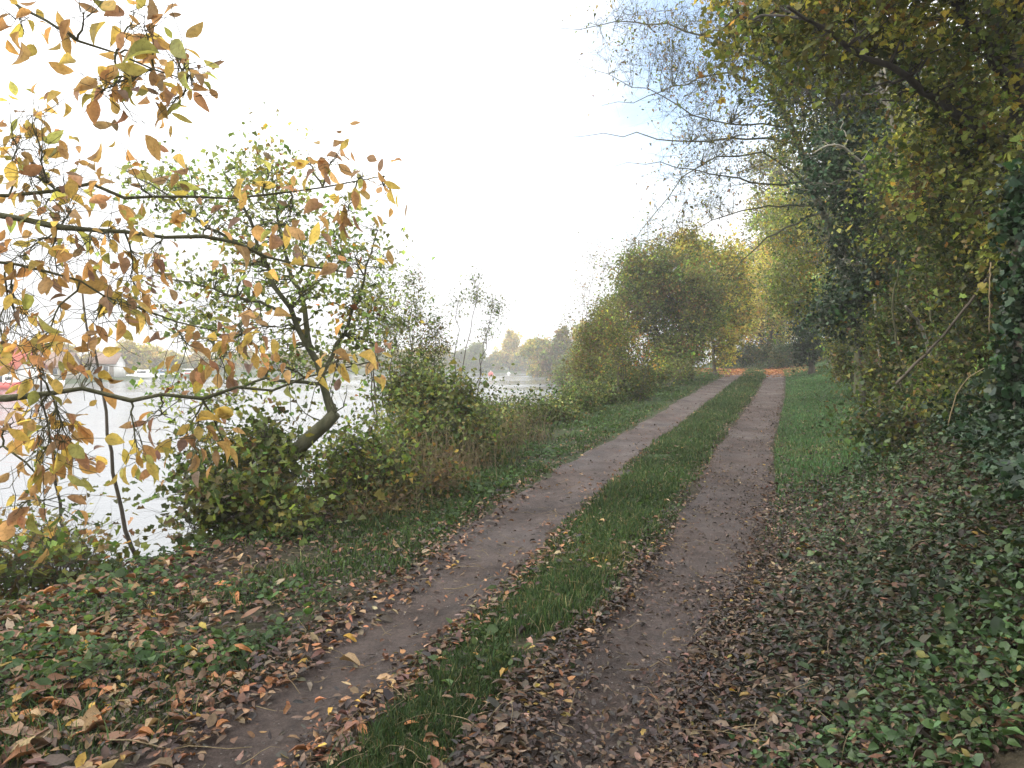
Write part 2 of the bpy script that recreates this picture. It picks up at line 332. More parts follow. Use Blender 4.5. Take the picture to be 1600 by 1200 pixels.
SOFT = [(.12, .17, .05, 3), (.17, .21, .07, 2), (.08, .12, .04, 2), (.22, .21, .07, 1)]
GOLD = [(.62, .48, .12, 3), (.55, .47, .13, 2), (.5, .34, .1, 1)]
PALE = [(.36, .44, .17, 3), (.30, .38, .15, 3), (.44, .44, .16, 1.5), (.22, .28, .12, 2)]
DEADP = [(.085, .055, .040, 3), (.13, .085, .058, 2.4), (.055, .040, .034, 3), (.20, .14, .09, 1.1), (.035, .028, .025, 2.4), (.26, .18, .05, .2), (.15, .075, .04, .6)]
DEADO = [(.26, .12, .055, 3), (.18, .09, .05, 3), (.30, .19, .095, 2), (.10, .062, .045, 3.5), (.40, .26, .05, .5), (.27, .19, .125, 2)]
BRACK = [(.13, .10, .05, 1.5), (.10, .11, .04, 2), (.07, .09, .03, 2), (.2, .13, .07, .6)]

def ell_pts(blobs, n, shell=.5):
    """random points in a set of ellipsoids (cx,cy,cz,rx,ry,rz)"""
    B = np.array(blobs, float); vol = (B[:, 3] * B[:, 4] * B[:, 5]) ** .67; i = rng.choice(len(B), n, p=vol / vol.sum())
    d = unit(rng.normal(0, 1, (n, 3))); r = rng.uniform(0, 1, n) ** shell
    return B[i, :3] + d * r[:, None] * B[i, 3:6], i

def plant(name, label, cat, base, trunks, blobs, n_cl, per, lsize, palette, group=None, spread=.25, leaf='mid', lw=.6, lmat='leaf', bmat='bark',
          twig_r=.006, limb_r=.03, shell=.4, down=.4, foliage='crown', wood='trunk', twigs=3, sag=.05, cjit=.3, low=None, clean=True, flat=.2, tw_len=.5, pals=None):
    """a tree or shrub: trunks = list of (points, r0, r1); blobs = ellipsoids that the crown fills unevenly"""
    base = np.array([base[0], base[1], float(G(base[0], base[1])) - .03 if len(base) < 3 else base[2]])
    root = thing(name, label, cat, base, group); wd = MB(); nodes = []; nr = []
    for pts, r0, r1 in trunks:
        P = smooth_line(pts, 14, np.linalg.norm(np.array(pts[-1]) - np.array(pts[0])) * .008); R = np.linspace(r0, r1, 14)
        if abs(P[0, 2] - base[2]) < .5: R[0] *= 1.35; R[1] *= 1.1
        tubes(wd, P[None], R[None], 8); nodes.append(P[4:]); nr.append(R[4:])
    if not nodes: nodes = [np.repeat(base[None], 3, 0)]; nr = [np.full(3, limb_r)]
    nodes = np.concatenate(nodes); nr = np.concatenate(nr)
    # limbs from the trunk into every blob
    limb_nodes = [nodes]; limb_r_ = [nr]
    B = np.array(blobs, float)
    for b in B:
        for j in range(3):
            tgt = b[:3] + unit(rng.normal(0, 1, 3)) * b[3:6] * rng.uniform(.1, .75); dd = np.linalg.norm(nodes - tgt, axis=1) + np.maximum(0, nodes[:, 2] - tgt[2]) * 1.5; a = int(np.argmin(dd))
            P = curve(nodes[a][None], tgt[None], 8, sag, .08); R = np.linspace(min(nr[a] * .7, limb_r), limb_r * .22, 8); tubes(wd, P, R[None], 6)
            limb_nodes.append(P[0, 2:]); limb_r_.append(R[2:])
    LN = np.concatenate(limb_nodes); LR = np.concatenate(limb_r_)
    C, bi = ell_pts(blobs, n_cl, shell)
    C = C[C[:, 2] > G(C[:, 0], C[:, 1]) + .03]; n_cl = len(C)
    # nearest limb node below or beside each clump
    near = np.empty(n_cl, int)
    for i0 in range(0, n_cl, 400):
        c = C[i0:i0 + 400]; dd = np.linalg.norm(LN[None] - c[:, None], axis=2) + np.maximum(0, LN[None, :, 2] - c[:, None, 2]) * .8; near[i0:i0 + 400] = dd.argmin(1)
    k = 6; P = curve(LN[near], C, k, sag * .6, .1); R0 = np.minimum(LR[near] * .6, twig_r * 2.2); R = R0[:, None] * np.linspace(1, .25, k)[None]
    tubes(wd, P, np.maximum(R, twig_r * .25), 4)
    if twigs:
        A = np.repeat(P[:, 3], twigs, 0); E = np.repeat(C, twigs, 0) + rng.normal(0, spread * 1.1, (n_cl * twigs, 3)); TP = curve(A, E, 4, .02, .1)
        tubes(wd, TP, np.repeat(np.linspace(twig_r * .45, twig_r * .15, 4)[None], len(A), 0), 3)
        src = np.concatenate([TP[:, 1:].reshape(n_cl, -1, 3), P[:, 3:]], 1)
    else: src = P[:, 2:]
    fm = MB()
    if per > 0:
        cnt = rng.poisson(per * np.exp(rng.normal(0, .35, n_cl))); ci = np.repeat(np.arange(n_cl), cnt); n = len(ci)
        pos = src[ci, rng.integers(0, src.shape[1], n)] + rng.normal(0, spread * tw_len, (n, 3)); 
        gz = G(pos[:, 0], pos[:, 1]); ok = pos[:, 2] > gz + .01; pos = pos[ok]; ci = ci[ok]; n = len(pos)
        if pals is not None:
            pk = rng.choice(len(pals), n_cl, p=[q_[1] for q_ in pals]); cc = np.zeros((n, 3))
            for j, (pp, _) in enumerate(pals):
                mk = pk[ci] == j; cc[mk] = pal(pp, int(mk.sum()))
        else: cc = pal(palette, n)
        cl = np.exp(rng.normal(0, cjit, (n_cl, 1))) * np.exp(rng.normal(0, .08, (n_cl, 3)))
        cc = np.clip(cc * cl[ci], .004, .75)
        leaves(fm, pos, lsize * np.exp(rng.normal(0, .25, n)), cc, leaf, lw, down, flat)
    tag(wd.build(wood, bmat, root, base, smooth=True))
    if per > 0: fm.build(foliage, lmat, root, base)
    return root

def ball(px, py, Y, rx, ry, rd=None):
    """ellipsoid seen at a photo position with radii given in photo pixels"""
    c = at(px, py, Y); s = Y / F; return (*c, rx * s, (rd if rd is not None else rx * s), ry * s)
def gp(px, Y): x = (px - 800) / F * Y; return (x, Y)
def gz(px, Y, dz=-.05): x = (px - 800) / F * Y; return np.array([x, Y, float(G(x, Y)) + dz])
def hh(px, py, Y): return at(px, py, Y)

# ================================================================== RIGHT SIDE TREES
# tall leafy tree whose crown hangs over the top right corner
b = gz(1640, 8.6); tr = [([b, hh(1625, 420, 8.6), hh(1600, 200, 8.6), hh(1560, 0, 8.6), hh(1500, -250, 8.8), hh(1480, -420, 9)], .17, .06),
     ([hh(1600, 240, 8.6), hh(1480, 175, 8.3), hh(1400, 115, 8.0), hh(1300, 55, 7.8), hh(1230, 10, 7.6)], .06, .015),
     ([hh(1590, 170, 8.6), hh(1530, 60, 8.2), hh(1450, -30, 7.8), hh(1350, -120, 7.4)], .06, .02),
     ([hh(1575, 60, 8.6), hh(1620, -60, 7.8), hh(1600, -300, 6.5), (4.0, 4.2, 6.2), (2.6, 2.2, 6.6)], .07, .03)]  # last limb carries the unseen crown added overhead
plant('field_maple', 'tall maple with yellow-green leaves overhanging the top right corner of the view', 'tree', b[:2], tr,
      [ball(1520, 90, 8.6, 190, 150, 1.5), ball(1310, 40, 8.4, 130, 95, 1.2), ball(1430, -80, 8, 200, 120, 1.8), ball(1500, 230, 9, 120, 100, 1.2), ball(1180, 20, 8.8, 90, 75, .8), ball(1600, 330, 8, 100, 130, .9),
       (4.2, 5.0, 6.8, 2.8, 2.2, 1.3), (1.6, 2.2, 7.1, 3.2, 2.6, 1.1), (3.6, -1.6, 6.6, 3.4, 3.0, 1.6), (-1.2, -1.6, 6.8, 3.4, 3.0, 1.3)],  # unseen lobes over and behind the camera, added to shade the foreground
      1900, 42, .064, OLIVE, spread=.21, lw=.85, leaf='lobed', twigs=3, limb_r=.05, bmat='dark', twig_r=.008, cjit=.42, pals=[(OLIVE, .68), (YELLOW, .12), (GREEN, .17), (BROWN, .03)])
# twiggy, half bare tree reaching out over the track
b = gz(1345, 19); tr = [([b, hh(1330, 450, 19), hh(1290, 320, 18.6), hh(1240, 200, 18.4), hh(1190, 90, 18.2), hh(1150, -80, 18)], .13, .03)]
def arm(*p, Y=18.3, r=.03, r1=.004): return ([hh(x, y, Y - .25 * k) for k, (x, y) in enumerate(p)], r, r1)
tr += [arm((1290, 320), (1210, 235), (1130, 232), (1060, 280), (1010, 350), (960, 420)), arm((1250, 225), (1160, 215), (1060, 225), (950, 205), (880, 215)), arm((1225, 160), (1150, 110), (1060, 132), (1040, 140), (1000, 160), (940, 165)),
       arm((1195, 100), (1120, 60), (1020, 30), (940, 40), (850, 45)), arm((1270, 280), (1180, 290), (1100, 270), (1020, 250), (960, 260)), arm((1180, 60), (1100, -10), (1000, -60), (940, -60)), arm((1290, 320), (1200, 320), (1120, 340), (1060, 370)),
       arm((1240, 200), (1165, 200), (1090, 180), (990, 130), (900, 100), r=.025), arm((1290, 330), (1230, 350), (1160, 400), (1120, 470), r=.03)]
plant('ash_tree', 'half bare grey tree with long fine twigs reaching left across the sky over the track', 'tree', b[:2], tr,
      [ball(1110, 130, 18, 95, 120, 1.6), ball(1030, 60, 17.5, 110, 70, 1.2), ball(1120, 260, 17.6, 90, 80, 1.2), ball(1060, 350, 17.2, 65, 60, 1), ball(1190, 50, 18.5, 90, 90, 1.4)],
      560, 6, .075, BROWN, spread=.36, lw=.45, twigs=6, limb_r=.022, bmat='mossy', twig_r=.007, down=1.2, sag=-.02, pals=[(BROWN, .35), (YELLOW, .2), (OLIVE, .45)])
# dark ivy covered tree in the middle of the right side
b = gz(1420, 15.5); tr = [([b, hh(1410, 520, 15.5), hh(1395, 400, 15.3), hh(1405, 280, 15.2), hh(1385, 150, 15.2), hh(1350, 0, 15)], .17, .05),
     ([hh(1412, 330, 14.2), hh(1402, 240, 13.7), hh(1385, 150, 13.5), hh(1380, 90, 13.5)], .045, .02), ([hh(1410, 270, 13.9), hh(1424, 210, 13.6), hh(1438, 150, 13.4), hh(1446, 100, 13.4)], .04, .02), ([hh(1395, 330, 15.1), hh(1350, 260, 14.4), hh(1300, 220, 14.2), hh(1270, 240, 14)], .05, .012)]
plant('ivy_clad_tree', 'dark ivy smothered tree with a bare pale fork showing near its top', 'tree', b[:2], tr,
      [ball(1370, 300, 15.6, 105, 110, 1.4), ball(1320, 250, 15.4, 85, 75, 1), ball(1370, 430, 15.5, 75, 90, 1), ball(1330, 480, 16, 60, 60, 1), ball(1420, 180, 16, 110, 100, 1.4), ball(1450, 380, 15.5, 80, 110, 1.2)],
      900, 38, .075, IVY, spread=.22, lw=.9, leaf='lobed', lmat='ivy', twigs=2, limb_r=.04, bmat='pale', twig_r=.007, cjit=.3)
# pale leaning stems beside the verge
b = gz(1322, 26); tr = [([b, hh(1306, 530, 26), hh(1293, 480, 26), hh(1282, 400, 26), hh(1270, 300, 26)], .10, .05), ([gz(1312, 26.3), hh(1296, 540, 26.3), hh(1284, 470, 26.3), hh(1262, 380, 26)], .07, .035)]
plant('twin_stemmed_tree', 'light green tree on two pale leaning stems at the edge of the mown verge', 'tree', b[:2], tr,
      [ball(1262, 425, 26, 62, 75, 1.6), ball(1290, 370, 26, 60, 70, 1.5), ball(1225, 455, 26.5, 32, 45, 1.0), ball(1240, 340, 27, 60, 60, 1.5), ball(1285, 470, 26, 45, 45, 1.1)],
      760, 30, .09, LIME, spread=.32, lw=.55, twigs=2, limb_r=.05, bmat='pale', twig_r=.01, down=1.0, cjit=.3, lmat='thin_leaf', pals=[(LIME, .6), (PALE, .2), (YELLOW, .2)])
b = gz(1268, 35); plant('ivy_column', 'narrow dark ivy column standing where the verge ends', 'ivy', b[:2], [([b, hh(1265, 500, 35), hh(1262, 420, 35)], .14, .05)],
      [ball(1265, 530, 35, 30, 45, .9), ball(1262, 490, 35, 24, 40, .8)], 200, 40, .10, IVY, lmat='ivy', spread=.25, lw=.9, twigs=1, limb_r=.03, foliage='leaves', wood='stem')
# trees closing the view at the bend
b = gz(1205, 52); plant('yellow_hazel', 'yellow autumn tree closing the view above the bend of the track', 'tree', b[:2], [([b, hh(1203, 500, 52), hh(1196, 400, 52)], .16, .06), ([b, hh(1180, 500, 51), hh(1165, 440, 50)], .1, .04)],
      [ball(1185, 450, 51, 55, 70, 2.4), ball(1225, 480, 51, 45, 60, 2.2), ball(1160, 500, 50, 35, 40, 1.6), ball(1230, 400, 52, 50, 70, 2.4)], 520, 30, .16, YELLOW, spread=.42, lw=.7, twigs=2, limb_r=.06, twig_r=.014, lmat='thin_leaf', pals=[(GOLD, .5), (YELLOW, .4), (LIME, .1)])
b = gz(1270, 62); plant('tall_back_tree', 'tall green and yellow tree rising behind the light green one', 'tree', b[:2], [([b, hh(1265, 400, 62), hh(1240, 250, 62)], .25, .08)],
      [ball(1230, 320, 60, 70, 90, 3), ball(1290, 250, 60, 80, 100, 3.4), ball(1200, 390, 60, 50, 60, 2.4), ball(1330, 380, 58, 80, 120, 3.4), ball(1200, 270, 60, 40, 50, 2)], 640, 30, .2, OLIVE, spread=.55, lw=.7, twigs=2, limb_r=.09, twig_r=.02, pals=[(OLIVE, .5), (YELLOW, .4), (LIME, .1)])
b = gz(1195, 49.5); plant('hedge', 'low dark hedge across the end of the track under the yellow tree', 'hedge', b[:2], [],
      [ball(1150, 558, 50, 30, 22, 1), ball(1190, 556, 49.5, 34, 24, 1), ball(1235, 556, 48, 32, 26, 1), ball(1275, 556, 46, 25, 30, 1)], 420, 34, .11, GREEN, spread=.3, lw=.6, twigs=3, limb_r=.02, foliage='leaves', wood='stems', pals=[(GREEN, .45), (BRACK, .3), (IVY, .25)])
b = gz(1190, 68); plant('distant_tree', 'olive tree far beyond the hedge at the bend', 'tree', b[:2], [([b, hh(1190, 470, 68)], .2, .1)],
      [ball(1150, 480, 68, 45, 60, 3), ball(1200, 500, 68, 60, 60, 3), ball(1260, 500, 66, 60, 70, 3), ball(1110, 510, 68, 40, 45, 2.5)], 420, 30, .22, OLIVE, spread=.6, twigs=2, limb_r=.07, twig_r=.02, pals=[(OLIVE, .3), (LIME, .3), (YELLOW, .4)])
# understorey shrubs of the right bank, from far to near
def shrub(name, label, px, Y, blobs, n, per, ls, pals, **kw):
    b = gz(px, Y); k = dict(spread=.2, lw=.7, twigs=3, limb_r=.018, twig_r=.005, foliage='leaves', wood='stems', sag=.08, group=None); k.update(kw)
    st = []
    B = np.array(blobs)
    for q_ in B[:5]:
        for _ in range(3):
            g0 = b + np.array([*(rng.normal(0, .12, 2)), 0]); g0[:2] = g0[:2] * .6 + q_[:2] * .4; g0[2] = float(G(g0[0], g0[1])) - .05
            tp = q_[:3] + rng.normal(0, .35, 3) * q_[3:6]; tp[2] += q_[5] * .4; st.append(([g0, (g0 + tp) / 2 + rng.normal(0, .08, 3), tp], k['limb_r'], k['limb_r'] * .3))
    return plant(name, label, 'shrub', b[:2], st, blobs, n, per, ls, GREEN, pals=pals, **k)
shrub('hazel_shrub', 'olive shrub filling the bank between the pale leaning stems and the ivy covered tree', 1345, 20.5, [ball(1335, 500, 20.5, 45, 70, 1), ball(1370, 540, 20, 50, 60, 1), ball(1330, 570, 20.5, 25, 25, .6)], 400, 26, .085, [(OLIVE, .5), (BRACK, .2), (GREEN, .3)], bmat='mossy')
shrub('elder_shrub', 'tangled olive and brown shrub in front of the ivy covered tree', 1450, 12.6, [ball(1440, 520, 12.6, 80, 80, .9), ball(1490, 440, 12.3, 70, 90, .8), ball(1400, 590, 12.8, 50, 40, .7), ball(1480, 600, 12, 70, 55, .8)], 620, 24, .068, [(OLIVE, .15), (BRACK, .25), (GREEN, .5), (IVY, .1)], cjit=.5, bmat='mossy')
shrub('spindle_shrub', 'yellow-green twiggy shrub at the right edge between the two ivy covered trunks', 1540, 9.6, [ball(1530, 400, 9.6, 85, 90, .8), ball(1480, 300, 10.2, 80, 80, .8), ball(1530, 560, 9.4, 85, 90, .8), ball(1450, 640, 9.6, 80, 45, .6)], 700, 22, .058, [(OLIVE, .28), (GREEN, .5), (BRACK, .15), (IVY, .07)], cjit=.5, bmat='mossy')
shrub('bramble', 'low bramble sprawling at the foot of the right bank shrubs', 1500, 8.0, [ball(1480, 680, 8.3, 90, 40, .6), ball(1560, 650, 7.6, 80, 60, .5), ball(1400, 665, 9.5, 60, 30, .6)], 420, 22, .055, [(BRACK, .3), (GREEN, .5), (OLIVE, .2)])
b = gz(1650, 11.5); plant('backing_tree', 'dense dark green tree standing behind the right bank shrubs', 'tree', b[:2], [([b, hh(1640, 300, 11.5), hh(1600, 0, 11.8)], .18, .07)],
      [ball(1560, 420, 12.5, 120, 130, 1.2), ball(1450, 300, 13.2, 110, 140, 1.2), ball(1560, 200, 12.5, 120, 140, 1.4), ball(1430, 500, 14.2, 100, 100, 1), ball(1560, 620, 12, 100, 90, 1), ball(1300, 150, 16.8, 130, 130, 1.5), ball(1260, 60, 18, 110, 110, 1.5)],
      1200, 32, .075, GREEN, spread=.3, lw=.7, twigs=2, limb_r=.04, bmat='dark', cjit=.35, pals=[(GREEN, .45), (OLIVE, .35), (IVY, .2)])
b = gz(1400, 27); plant('alder_tree', 'green tree deep in the wood behind the ivy covered tree', 'tree', b[:2], [([b, hh(1400, 400, 27), hh(1380, 100, 27)], .2, .07)],
      [ball(1380, 480, 27, 80, 90, 1.5), ball(1400, 350, 27, 90, 110, 2), ball(1360, 180, 26, 110, 120, 2), ball(1450, 150, 25, 120, 150, 2), ball(1340, 540, 26, 50, 45, 1.2)], 700, 34, .11, OLIVE, spread=.4, twigs=2, limb_r=.05, pals=[(OLIVE, .5), (GREEN, .5)])
shrub('ivy_mound', 'dark ivy mound bulging from the upper bank below the right edge shrubs', 1530, 7.2, [ball(1500, 720, 7.4, 80, 40, .5), ball(1570, 760, 6.8, 60, 40, .4), ball(1430, 690, 8.6, 60, 26, .5)], 420, 24, .058, [(IVY, .7), (GREEN, .3)], leaf='lobed', lmat='ivy', lw=.9)
# ivy trunk at the right edge
b = gz(1612, 6.2); tr = [([b, hh(1610, 700, 6.2), hh(1600, 550, 6.25), hh(1605, 400, 6.3), hh(1640, 200, 6.3)], .13, .09)]
plant('ivy', 'glossy dark ivy wrapped round the trunk at the right edge of the view', 'ivy', b[:2], tr,
      [ball(1608, 760, 6.2, 40, 90, .25), ball(1608, 620, 6.2, 30, 90, .22), ball(1608, 480, 6.2, 26, 90, .20), ball(1560, 830, 6.3, 60, 40, .35), ball(1610, 350, 6.3, 34, 90, .24)], 330, 30, .058, IVY, spread=.09, lw=.95, leaf='lobed', lmat='ivy', twigs=2, limb_r=.012, twig_r=.004, foliage='leaves', wood='stem', flat=0, tw_len=.7)
def stem(label, pts, r0, r1, m_='pale', name='bare_branch', cat='branch', group=None):
    mb = MB(); P = smooth_line(pts, 16, .012 if name == 'sapling' else .005); tubes(mb, P[None], np.linspace(r0, r1, 16)[None], 6); b_ = P[0].copy(); return tag(mb.build(name, m_, None, b_, smooth=True), label, cat, group)
stem('pale broken branch leaning in the undergrowth of the right bank', [hh(1455, 560, 11.2), hh(1440, 510, 11), hh(1415, 478, 10.8)], .03, .018)
stem('brown fallen branch lying along the foot of the right bank', [gz(1330, 12.5, .05), hh(1370, 620, 12.6), hh(1400, 612, 12.4), hh(1440, 590, 12)], .02, .01, 'bark')
stem('thin pale twig hanging straight down near the right edge', [hh(1548, 410, 7.6), hh(1545, 450, 7.5), hh(1546, 520, 7.5)], .007, .004, 'straw')

for lb, pts, r0, m_ in [('grey bare stem curving up beside the elder tangle', [(1440, 640, 11.6), (1400, 540, 11.4), (1392, 470, 11.2), (1410, 400, 11)], .02, 'mossy'), ('pale upright stem in the dark gap left of the elder tangle', [gz(1385, 14.0), (1372, 540, 14), (1366, 460, 13.9)], .035, 'pale'),
        ('slanting pale stem just right of the upright one', [gz(1400, 13.6), (1420, 560, 13.4), (1452, 480, 13.2)], .022, 'pale'), ('long brown limb crossing the bank shrubs towards the ivy trunk', [(1400, 600, 9.4), (1480, 520, 9.0), (1560, 410, 8.6), (1600, 330, 8.4)], .02, 'bark'),
        ('thin arching brown cane over the upper bank', [(1470, 700, 7.4), (1500, 600, 7.3), (1560, 560, 7.1), (1600, 600, 6.9)], .007, 'straw'), ('dark leaning pole low in the hazel thicket', [gz(1352, 17.5), (1345, 560, 17.4), (1330, 480, 17.4)], .05, 'dark')]:
    stem(lb, [p_ if isinstance(p_, np.ndarray) else hh(*p_) for p_ in pts], r0, r0 * .5, m_)
# ================================================================== LEFT BANK TREES AND BUSHES
# shrub masses by the track in the middle distance
b = gz(1062, 32); tr = [([b, hh(1068, 530, 32), hh(1050, 470, 32), hh(1035, 420, 32)], .12, .04), ([gz(1082, 32.3), hh(1078, 540, 32.3), hh(1085, 470, 32.3)], .09, .03), ([b, hh(1030, 520, 31.6), hh(990, 470, 31.4)], .07, .02)]
plant('hawthorn_tree', 'round brown topped hawthorn with a dark green heart on the left of the track', 'tree', b[:2], tr,
      [ball(1040, 440, 32, 70, 62, 1.8), ball(990, 480, 31.5, 50, 50, 1.4), ball(1060, 500, 32, 60, 50, 1.5), ball(1000, 420, 32, 45, 35, 1.2), ball(950, 520, 31, 35, 35, 1), ball(1070, 545, 32.5, 40, 28, 1.2), ball(1100, 470, 33, 45, 60, 1.4), ball(1045, 550, 31, 40, 30, 1)],
      1150, 34, .10, BROWN, spread=.3, lw=.7, twigs=3, limb_r=.04, twig_r=.01, cjit=.22, pals=[(BROWN, .13), (OLIVE, .32), (SOFT, .25), (LIME, .3)])
b = gz(1118, 37); plant('golden_shrub_tree', 'golden green tree overhanging the left track just before the bend', 'tree', b[:2], [([b, hh(1112, 520, 37), hh(1100, 440, 37)], .1, .04)],
      [ball(1095, 430, 37, 45, 60, 1.5), ball(1120, 490, 37, 35, 50, 1.3), ball(1075, 390, 37, 40, 30, 1.2), ball(1130, 540, 37, 22, 28, .8), ball(1150, 470, 38, 30, 60, 1.2), ball(1140, 420, 38, 30, 50, 1.2)], 700, 30, .13, YELLOW, spread=.32, lw=.7, twigs=2, limb_r=.04, twig_r=.01, lmat='thin_leaf', pals=[(YELLOW, .5), (GOLD, .2), (LIME, .3)])
shrub('russet_shrub', 'russet brown shrub at the lake edge left of the hawthorn', 925, 26, [ball(925, 540, 26, 32, 42, .9), ball(945, 500, 26, 28, 40, .8), ball(915, 575, 25.5, 30, 22, .8)], 300, 24, .07, [(BROWN, .3), (OLIVE, .7)], limb_r=.025)
shrub('orange_leaved_shrub', 'loose shrub dotted with bright orange leaves in front of the hawthorn', 985, 22, [ball(975, 540, 22, 36, 36, .8), ball(955, 505, 22, 22, 28, .6), ball(1010, 560, 22, 32, 24, .7)], 240, 14, .06, [(ORANGE, .15), (LIME, .3), (OLIVE, .55)])
shrub('bramble', 'green bramble at the foot of the hawthorn beside the verge', 1020, 26, [ball(1010, 585, 26, 50, 20, .8), ball(1060, 575, 29, 30, 16, .8), ball(960, 590, 25, 36, 20, .8)], 300, 24, .07, [(SOFT, .5), (OLIVE, .4), (BRACK, .1)])
def whip(label, px, Y, tops, n, per, ls, pals, name='sapling', **kw):
    b = gz(px, Y); trs = []; bl = []
    for (x, y, r) in tops: trs.append(([b, (b + hh(x, y, Y)) / 2 + rng.normal(0, .1, 3), hh(x, y, Y)], .018, .004)); bl.append(ball(x, y, Y, r, r * 1.3, r * Y / F))
    k = dict(spread=.16, lw=.4, twigs=3, limb_r=.008, twig_r=.004, foliage='leaves', wood='stem', bmat='bark'); k.update(kw)
    return plant(name, label, 'sapling', b[:2], trs, bl, n, per, ls, GREEN, pals=pals, **k)
whip('thin bare topped sapling above the russet shrub', 905, 26, [(930, 400, 22), (915, 450, 22), (890, 500, 20), (945, 420, 20)], 110, 7, .06, [(BROWN, .5), (OLIVE, .5)], spread=.3)
whip('faint leafless sapling standing over the hawthorn', 1010, 33, [(1012, 345, 14), (1030, 375, 22), (985, 380, 18)], 120, 5, .07, [(BROWN, 1.)], spread=.35)
whip('drooping willow sprig against the sky over the far trees', 705, 15, [(745, 450, 20), (770, 480, 18), (715, 475, 12), (760, 520, 10)], 75, 11, .05, [(SOFT, .8), (OLIVE, .2)], spread=.12, name='willow_sapling')
whip('tall leafy sapling with a brownish plume left of the willow sprig', 655, 13, [(650, 480, 30), (640, 440, 16), (680, 530, 30), (620, 520, 26), (665, 560, 35)], 170, 20, .048, [(SOFT, .55), (BROWN, .2), (OLIVE, .25)], spread=.15, name='tall_sapling')
whip('slender sapling with fine leaves between the leaning tree and the willow sprig', 600, 11.5, [(600, 420, 20), (575, 470, 30), (610, 520, 30)], 90, 13, .042, [(SOFT, .8), (OLIVE, .2)], spread=.13)
shrub('bramble', 'dark rounded bramble bush by the lake in the middle of the left bank', 865, 17, [ball(860, 656, 17, 45, 22, .7), ball(825, 668, 16, 32, 20, .6), ball(900, 640, 19, 35, 18, .8)], 480, 32, .065, [(SOFT, .45), (GREEN, .4), (BRACK, .15)])
shrub('dogwood_shrub', 'dense dark green shrub against the lake left of the rounded bramble', 690, 11.2, [ball(680, 640, 11.5, 75, 60, .7), ball(640, 610, 11.8, 55, 40, .6), ball(720, 680, 11, 60, 45, .6), ball(735, 662, 12, 30, 24, .6), ball(640, 690, 10.6, 60, 50, .6)], 620, 22, .062, [(SOFT, .72), (OLIVE, .2), (BRACK, .08)])
shrub('bramble', 'brown and green bramble between the dense shrub and the rounded bramble', 780, 13.2, [ball(765, 688, 13, 42, 28, .6), ball(800, 672, 14, 28, 16, .5)], 260, 22, .05, [(BRACK, .5), (SOFT, .4), (OLIVE, .1)])
shrub('willow_shrub', 'grey-green willow shrub filling the bank between the dry stems and the rounded bramble', 790, 15.5, [ball(770, 655, 15.5, 38, 26, .7), ball(820, 650, 16.5, 36, 22, .7), ball(735, 650, 14.5, 30, 28, .6)], 360, 26, .06, [(SOFT, .5), (GREEN, .35), (OLIVE, .15)], lw=.45)
shrub('bramble', 'long green bramble bank between the rounded bramble and the hawthorn foot', 960, 21, [ball(930, 622, 21, 40, 20, .8), ball(980, 608, 22.5, 40, 18, .8), ball(890, 638, 19, 30, 16, .7)], 420, 30, .065, [(SOFT, .45), (GREEN, .45), (BRACK, .1)])
shrub('nettle_bush', 'bright green bushy weeds below the leaning trunk', 560, 8.6, [ball(560, 720, 8.6, 65, 55, .5), ball(600, 760, 8.3, 55, 45, .45), ball(520, 770, 8.1, 50, 45, .45)], 330, 16, .058, [(SOFT, .55), (LIME, .25), (BRACK, .2)])
shrub('bramble', 'leafy bramble mound hiding the foot of the leaning trunk', 400, 7.0, [ball(400, 770, 7.3, 85, 65, .5), ball(340, 800, 7.0, 60, 50, .4), ball(450, 820, 6.9, 75, 40, .4), ball(420, 700, 7.6, 60, 50, .4), ball(330, 740, 7.4, 50, 40, .4)], 360, 13, .064, [(SOFT, .68), (OLIVE, .14), (BRACK, .18)], leaf='lobed', lw=.85)
shrub('bramble', 'sparse bramble on the bank edge at the lower left', 60, 5.9, [ball(40, 900, 5.7, 75, 45, .35), ball(130, 890, 5.9, 55, 40, .3), ball(70, 850, 6.3, 70, 40, .3), ball(-40, 900, 5.5, 60, 60, .3)], 200, 9, .058, [(SOFT, .5), (OLIVE, .25), (BROWN, .25)], leaf='lobed', lw=.85)
shrub('withered_bramble', 'withered brown bramble in front of the bright green weeds', 600, 7.9, [ball(610, 800, 7.8, 60, 28, .35), ball(680, 750, 9.0, 60, 34, .45), ball(560, 810, 7.5, 45, 25, .3)], 220, 13, .05, [(BRACK, .4), (BROWN, .4), (SOFT, .2)], bmat='straw')

shrub('waterside_bush', 'hazy olive bush on the shore between the russet shrub and the near point', 905, 58, [ball(905, 575, 58, 30, 24, 2), ball(930, 565, 56, 30, 34, 2), ball(885, 588, 60, 24, 14, 1.6)], 260, 30, .16, [(OLIVE, .6), (SOFT, .4)], spread=.4, twig_r=.012, limb_r=.04)
shrub('waterside_bush', 'pale green bush low on the shore right behind the rounded bramble', 915, 36, [ball(910, 610, 36, 22, 8, 1.2), ball(945, 596, 36, 26, 18, 1.2), ball(960, 585, 38, 30, 22, 1.2)], 260, 28, .11, [(LIME, .5), (SOFT, .5)], spread=.3, twig_r=.01)
